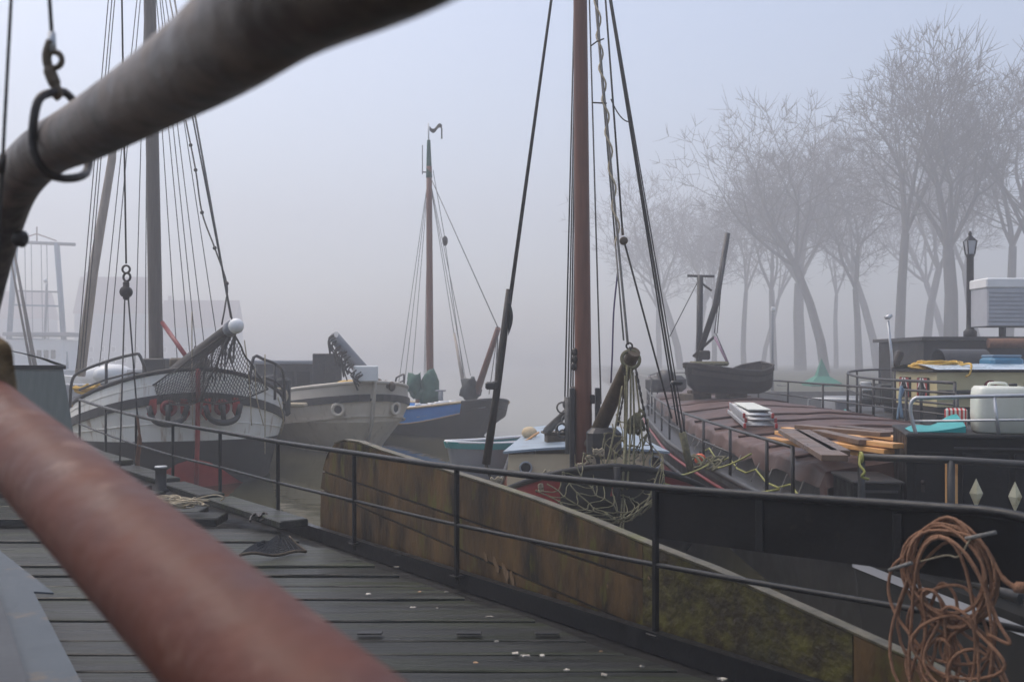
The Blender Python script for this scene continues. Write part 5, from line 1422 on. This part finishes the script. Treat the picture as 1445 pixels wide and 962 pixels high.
MB().tube([lp + V((-.06, 0, -.02)), lp + V((.02, 0, .0)), lp + V((.08, 0, .03))], [.03, .055, .03], 8).build('pole_head', 'galvanised', G_)
MB().bbox(P(1266, 506, 20.2), (.14, .2, .34), rz=.3, b=.03, m=Matrix.Rotation(.4, 3, 'Y')).build('horn', 'tar_wood', G_)
b = MB().tube(spline([P(1272, 545, 17.2), P(1270, 565, 17.1), P(1273, 590, 17)], 5), .03, 5).tube(spline([P(1275, 548, 17.2), P(1269, 570, 17.1), P(1266, 592, 17)], 5), .02, 5)
b.build('blue_rope', 'far_blue', G_)
# dark pontoon deckhouse with lamp and white box
N_ = thing('dark_deckhouse', (13, 26, WATER), 'long dark flat roofed deckhouse behind the yellow cabin with a rusty rolled cover', 'deckhouse')
MB().prism([(10.4, 25.2), (22, 24.4), (22, 30), (10.4, 30)], -1.2, .7).build('pontoon', 'hull_black', N_)
MB().prism([(10.5, 25.4), (21, 24.8), (21, 28.5), (10.5, 28.5)], .7, 2.24).build('wall', 'hull_black', N_)
MB().prism([(10.38, 25.25), (21.2, 24.65), (21.2, 28.65), (10.38, 28.65)], 2.243, 2.33).build('roof', 'steel_dark', N_)
MB().tube([V((12.0, 25.1, 2.16)), V((16, 24.85, 2.17)), V((21, 24.5, 2.2))], .13, 10).build('rolled_cover', 'rust', N_)
lp = thing('street_lamp', (P(1370, 475, 26).x, 26.6, 2.33), 'black cast iron lamp post with square lantern on the dark deckhouse', 'lamp post')
x = P(1369, 475, 26.6).x; c = V((x, 26.6, 2.32))
MB().lathe(c, [(.17, 0), (.17, .18), (.13, .22), (.10, .26), (.095, .6), (.09, 2.15), (.11, 2.2), (.12, 2.24)], 12).build('post', 'hull_black', lp)
b = MB(); zt = 2.32 + 2.24
lo_ = [c + V((sx_ * .085, sy_ * .085, 2.24)) for sx_, sy_ in ((-1, -1), (1, -1), (1, 1), (-1, 1))]; hi_ = [c + V((sx_ * .125, sy_ * .125, 2.60)) for sx_, sy_ in ((-1, -1), (1, -1), (1, 1), (-1, 1))]
for a, d_ in zip(lo_, hi_): b.tube([a, d_], .018, 5)
b.add([h_ * 1.0 + V((0, 0, 0)) for h_ in hi_] + [c + V((0, 0, 2.78))], [(0, 1, 4), (1, 2, 4), (2, 3, 4), (3, 0, 4), (3, 2, 1, 0)])
b.lathe(c + V((0, 0, 2.74)), [(.04, 0), (.05, .05), (.02, .12)], 8)
b.build('lantern_frame', 'hull_black', lp)
b = MB(); b.add([p.lerp(c + V((0, 0, p.z - c.z)), .12) for p in lo_ + hi_], [(0, 1, 5, 4), (1, 2, 6, 5), (2, 3, 7, 6), (3, 0, 4, 7)])
b.build('lantern_glass', 'lid_grey', lp)
wbx = thing('white_louvred_box', (P(1425, 470, 26).x, 26, 2.33), 'pale grey louvred box with white top on a short stand', 'box')
x0, x1 = P(1393, 0, 25.6).x, P(1500, 0, 25.6).x
MB().bbox(((x0 + x1) / 2, 26.1, 3.10), (x1 - x0, 1.0, 1.0), b=.02).build('body', 'lid_grey', wbx)
for k in range(9): MB().bbox(((x0 + x1) / 2, 25.585, 2.66 + k * .105), (x1 - x0 - .04, .04, .085), b=.006).build('louvre', 'lid_grey', wbx)
MB().bbox(((x0 + x1) / 2, 26.1, 3.72), (x1 - x0 + .06, 1.06, .26), b=.03).build('top', 'white_plain', wbx)
MB().tube([V((P(1417, 0, 26).x, 26.1, 2.3)), V((P(1417, 0, 26).x, 26.1, 2.63))], .09, 8).build('stand', 'steel_dark', wbx)
# ============================================================ far shore in the fog
gb = thing('green_tent_boat', P(1160, 540, 58), 'small dark boat with a green peaked canvas cover lying by the far quay', 'boat')
p = P(1160, 546, 58); p.z = WATER
h = Hull(gb, (p.x - 2.6, p.y + .2), (1, .08), 5.6, 1.9, tb=.4, sh=.6)
h.strip('hull', 'hull_black', (-1.1, -1.1, .4, .8), (-.1, -.25, .9, .2)); h.strip('side', 'steel_dark', (-.1, -.25, .9, .2), (.35, .1, 1, 0)); h.deck('steel_dark', (.35, .1, 1, 0), -.05)
b = MB(); pk = P(1159, 505, 58); 
rg_ = [V((p.x - .9, p.y - .8, .45)), V((p.x + .9, p.y - .8, .45)), V((p.x + .9, p.y + .9, .45)), V((p.x - .9, p.y + .9, .45))]
mid_ = [V((p.x + sx_ * .35, p.y + sy_ * .3, .85)) for sx_, sy_ in ((-1, -1), (1, -1), (1, 1), (-1, 1))]
b.add(rg_ + mid_ + [pk] + [r - V((0, 0, .55)) for r in rg_], [(0, 1, 5, 4), (1, 2, 6, 5), (2, 3, 7, 6), (3, 0, 4, 7), (4, 5, 8), (5, 6, 8), (6, 7, 8), (7, 4, 8), (9, 10, 1, 0), (10, 11, 2, 1), (11, 12, 3, 2), (12, 9, 0, 3)])
mat('tent_green', (.01, .17, .11), (.02, .22, .14), scale=3, rough=.7)
b.build('canvas_cover', 'tent_green', gb)
wl_ = thing('moored_workboat', P(1110, 560, 33), 'low dark workboat with white rail beyond the tarpaulin covered barge', 'boat')
p = P(1150, 560, 31)
MB().prism([(8.2, 29), (9.2, 27.6), (13.5, 28), (13.5, 30.5), (9, 30.5)], -1.2, .15).build('hull', 'hull_black', wl_)
MB().bbox((10.6, 29.3, .42), (2.6, 1.4, .5), b=.05).build('cuddy', 'far_grey', wl_)
b = MB().tube([V((8.6, 28.9, .15)), V((8.6, 28.9, .62)), V((10.2, 28.0, .62)), V((10.2, 28.0, .15))], .04, 6).tube([V((10.8, 28.1, .15)), V((10.8, 28.1, .6)), V((12.4, 28.2, .6)), V((12.4, 28.2, .15))], .04, 6)
b.build('white_rail', 'white_plain', wl_)
fp = thing('quay_post', (P(1090, 0, 46).x, 46, .3), 'thin tall post with a small white fitting on the foggy quay', 'post')
MB().tube([V((P(1090, 0, 46).x, 46, .2)), P(1090, 430, 46)], [.07, .04], 8).build('post', 'far_grey', fp)
MB().bbox(P(1091, 436, 45.95), (.2, .1, .2), b=.03).build('fitting', 'white_plain', fp)

# far ship with blue lattice masts on the left
S_ = thing('far_blue_ship', (P(55, 0, 105).x, 105, WATER), 'far blue masted ship fading into the fog beyond the green deck cabin', 'ship')
D0 = 105
for (x0, x1) in ((10, 22), (93, 80)):
    MB().tube([P(x0, 520, D0), P(x1, 343, D0)], .28, 6).build('mast_leg', 'far_blue', S_)
MB().tube([P(14, 341, D0), P(106, 345, D0)], .2, 6).build('crossbar', 'far_grey', S_)
MB().tube([P(25, 338, D0), P(52, 330, D0), P(80, 340, D0)], .07, 5).tube([P(52, 342, D0), P(52, 320, D0)], .07, 5).build('top_frame', 'brick_far', S_)
for yy, m_ in ((430, 'far_blue'), (410, 'far_grey'), (478, 'far_blue')): MB().tube([P(16, yy, D0), P(88, yy + 2, D0)], .10, 6).build('spreader', m_, S_)
for px in (35, 44, 58, 66): MB().tube([P(px, 345, D0), P(px + 3, 520, D0)], .045, 5).build('stay', 'far_grey', S_)
MB().tube([P(62, 520, D0), P(66, 400, D0)], .13, 6).build('mast', 'far_grey', S_); MB().ball(P(64, 396, D0), .25, 8).build('radar', 'white_plain', S_)
MB().bbox(P(60, 510, D0 + 1), (6.1, 4, 4.6), b=.1).build('wheelhouse', 'white_plain', S_)
for k in range(4): MB().bbox(P(45 + 10 * k, 500, D0 - 1.02), (.5, .06, .9), b=.02).build('window', 'glass_dark', S_)
MB().bbox(P(65, 472, D0 + 1), (7, 4.6, .4), b=.05).build('roof', 'far_grey', S_)
x = P(55, 0, D0).x
MB().prism([(x - 15, 103), (x + 7, 102.5), (x + 11, 105), (x + 7, 108), (x - 15, 108)], -1.6, .75).build('hull', 'far_blue', S_)
S2 = thing('far_dark_mast', P(40, 520, 44), 'leaning pair of dark spars of a moored boat fading in the fog', 'spars')
MB().tube([P(50, 520, 44), P(20, 355, 44)], [.10, .05], 7).build('spar', 'mast_brown', S2); MB().tube([P(44, 520, 44), P(12, 350, 44)], [.06, .04], 7).build('spar', 'mast_brown', S2)
x = P(48, 0, 44).x
MB().prism([(x - 6, 43), (x + 3, 42.6), (x + 4.6, 44), (x + 3, 45.6), (x - 6, 45.4)], -1.4, .7).build('hull', 'far_grey', S2)
S2["label"] = 'grey moored boat with two leaning dark spars fading in the fog'; S2["category"] = 'boat'; S2.name = 'far_spar_boat'; ORG['far_spar_boat'] = ORG.get('far_dark_mast')
# far white boats
for i, (px, py, d, w_, lb_) in enumerate(((400, 512, 52, 5.0, 'pale low boat with rounded cover far off behind the cream barge'), (130, 510, 90, 6.5, 'pale low boat far off behind the white hulled sailing barge'))):
    o = thing('far_pale_boat', P(px, 560, d), lb_, 'boat')
    x = P(px, 0, d).x
    hh = Hull(o, (x - w_ / 2, d), (1, .1), w_, 2.0, tb=.4)
    hh.strip('hull', 'white_plain', (-1.1, -1.1, .5, .5), (.5, .35, 1, 0)); hh.deck('white_plain', (.5, .35, 1, 0), 0)
    MB().ball(V((x, d + .2, .45)), 1.4, 12, .6).build('cover', 'white_plain', o)

# houses on the far quay
def house(px0, px1, d, eave, ridge, mw, label):
    x0, x1 = P(px0, 0, d).x, P(px1, 0, d).x
    o = thing('quay_house', ((x0 + x1) / 2, d, .5), label, 'house')
    MB().prism([(x0, d), (x1, d), (x1, d + 8), (x0, d + 8)], .4, eave).build('wall', mw, o)
    b = MB(); e = .3
    b.add([(x0 - e, d - e, eave), (x1 + e, d - e, eave), (x1 + e, d + 8 + e, eave), (x0 - e, d + 8 + e, eave), (x0 - e, d + 4, ridge), (x1 + e, d + 4, ridge)], [(0, 1, 5, 4), (2, 3, 4, 5), (0, 4, 3), (1, 2, 5), (3, 2, 1, 0)])
    r = b.build('roof', 'brick_far', o)
    MB().bbox((x0 + 1.2, d + 4, ridge + .4), (.7, .7, 1.4), b=.03).build('chimney', 'brick_far', r)
    n = max(2, int((x1 - x0) / 2.4))
    for k in range(n):
        xx = x0 + (x1 - x0) * (k + .5) / n
        for z in ([2.0] if eave < 4 else [2.0, 4.6]):
            if z + .9 > eave: continue
            w = MB().bbox((xx, d - .02, z), (1.0, .08, 1.4), b=.02).build('window', 'white_plain', o)
            MB().bbox((xx, d - .07, z), (.8, .04, 1.2), b=.01).build('pane', 'glass_dark', w)
house(105, 200, 235, 13.0, 22, 'far_grey', 'grey walled house with red tiled roof hardly visible in the fog')
house(225, 330, 245, 10.0, 17.0, 'far_grey', 'low grey house with red tiled roof faint in the fog behind the white barge rigging')
house(-40, 60, 240, 12, 19, 'far_grey', 'wide house with red tiled roof faint in the fog behind the far blue ship')

# ---- bare winter trees on the right bank
def make_tree_mesh(seed, H, r0, spread, fork):
    rs = random.Random(seed)
    tk, tw = MB(), MB()
    def branch(p, d, L, r, lvl):
        n = 3 if lvl < 3 else 2
        pts = [p]; q = p.copy(); dd_ = d.copy()
        for i in range(n):
            dd_ = (dd_ + V((rs.uniform(-1, 1), rs.uniform(-1, 1), rs.uniform(-.5, .8))) * (.13 if lvl < 2 else .2) + V((0, 0, .06 if lvl > 0 else 0))).normalized()
            q = q + dd_ * (L / n); pts.append(q.copy())
        r1 = r * (.66 if lvl else .7)
        rad = [r + (r1 - r) * i / n for i in range(n + 1)]
        (tk if lvl < 3 else tw).tube(pts, ([max(.015, q_) for q_ in rad[:-1]] + [max(.015, rad[-1]) if (lvl < 6 and rad[-1] > .008) else .005]), 7 if lvl == 0 else (5 if lvl < 3 else 3), caps=False)
        if lvl >= 8 or r1 < .005: return
        nb = (fork if lvl == 0 else 3)
        for k in range(nb):
            az = 2 * math.pi * (k + rs.uniform(-.3, .3)) / nb + rs.uniform(0, 1)
            tilt = rs.uniform(.25, .78) * spread if lvl > 0 else rs.uniform(.18, .5) * spread
            if k == 0 and lvl < 4: tilt *= .35
            u = dd_.orthogonal().normalized(); w = dd_.cross(u)
            nd = (dd_ * math.cos(tilt) + (u * math.cos(az) + w * math.sin(az)) * math.sin(tilt)).normalized()
            branch(q, nd, L * rs.uniform(.62, .84) * (1 if lvl else .66), r1 * (.80 if k == 0 else rs.uniform(.5, .68)), lvl + 1)
        if 0 < lvl < 6:        # side shoots
            for k in range(2 if lvl != 4 else 1):
                i = rs.randint(1, n); u = dd_.orthogonal().normalized(); w = dd_.cross(u); az = rs.uniform(0, 6.28); tilt = rs.uniform(.6, 1.2)
                nd = (dd_ * math.cos(tilt) + (u * math.cos(az) + w * math.sin(az)) * math.sin(tilt)).normalized()
                branch(pts[i], nd, L * rs.uniform(.45, .75), rad[i] * .42, lvl + 2)
    branch(V((0, 0, -.3)), V((rs.uniform(-.05, .05), 0, 1)).normalized(), H * .34, r0, 0)
    zmax = max(v.z for v in tw.v); s = H / zmax
    for v in tk.v + tw.v: v *= s
    return tk, tw
protos = []
for i, (seed, r0, sp, fk) in enumerate(((3, .44, 1.35, 5), (14, .27, 1.1, 4), (25, .28, 1.45, 5), (36, .24, 1.05, 4), (47, .30, 1.25, 3), (58, .26, 1.6, 4))):
    tk, tw = make_tree_mesh(seed, 20.0, r0, sp, fk)
    o1, o2 = tk.build('trunk', 'bark'), tw.build('crown', 'twig')
    protos.append((o1.data, o2.data)); print('TREE', len(o1.data.polygons), len(o2.data.polygons))
    for o in (o1, o2): bpy.data.objects.remove(o)
TREES = [(1340, 25, 56, 0, 'thick trunked bare tree with wide crown standing behind the lamp post', None),
         (1272, 12, 60, 1, 'tall slender bare tree rising above its neighbours beside the thick trunked tree', None),
         (1166, 118, 66, 2, 'bare tree with rounded crown standing behind the green canvas boat', None),
         (1213, 205, 74, 4, None, 1), (1305, 120, 82, 5, None, 1), (1425, 60, 66, 1, 'tall bare tree half hidden behind the white louvred box', None), (1478, 40, 58, 2, 'bare tree at the end of the row beyond the white louvred box', None),
         (962, 222, 92, 2, None, 1), (1008, 240, 88, 5, None, 1), (1050, 235, 90, 1, None, 1), (1092, 215, 86, 4, None, 1), (1130, 180, 84, 0, None, 1), (1240, 150, 92, 2, None, 1), (1385, 130, 84, 3, None, 1), (930, 300, 104, 1, None, 1), (985, 270, 104, 0, None, 1), (1075, 250, 106, 3, None, 1), (1180, 230, 104, 3, None, 1), (1340, 190, 102, 2, None, 1)]
random.seed(99)
for (px, py, d, k, lb_, g_) in TREES:
    d *= 1.65
    base = P(px, 0, d); base.z = .2
    H = EYE + (HOR - py) / FPX * d - .2
    t = thing('bare_tree', base, lb_ or 'bare leafless tree half lost in the fog on the right bank', 'tree', 'bare trees in the fog on the right bank')
    rot = rnd(0, 6.28)
    for me, nm in zip(protos[k], ('trunk', 'crown')):
        o = bpy.data.objects.new(nm, me); COL.objects.link(o); o.parent = t
    t.rotation_euler = (0, 0, rot); s = H / 20.0; a_ = rnd(.85, 1.2); t.scale = (s * a_, s * rnd(.85, 1.2), s)

# ------------------------------------------------------------ fog: one closed box of even air
hz = MB().box((0, 130, 23.5), (470, 390, 53.0)).build('haze', 'water')
hz["kind"] = "stuff"; hz["label"] = 'pale even winter fog over the harbour'
m = bpy.data.materials.new('haze'); m.use_nodes = True
nt = m.node_tree
for n in list(nt.nodes): nt.nodes.remove(n)
vo = nt.nodes.new("ShaderNodeVolumePrincipled"); oo = nt.nodes.new("ShaderNodeOutputMaterial")
vo.inputs['Color'].default_value = (.85, .86, .895, 1)
vo.inputs['Density'].default_value = .0065
vo.inputs['Anisotropy'].default_value = .25
nt.links.new(vo.outputs[0], oo.inputs['Volume'])
hz.data.materials.clear(); hz.data.materials.append(m)
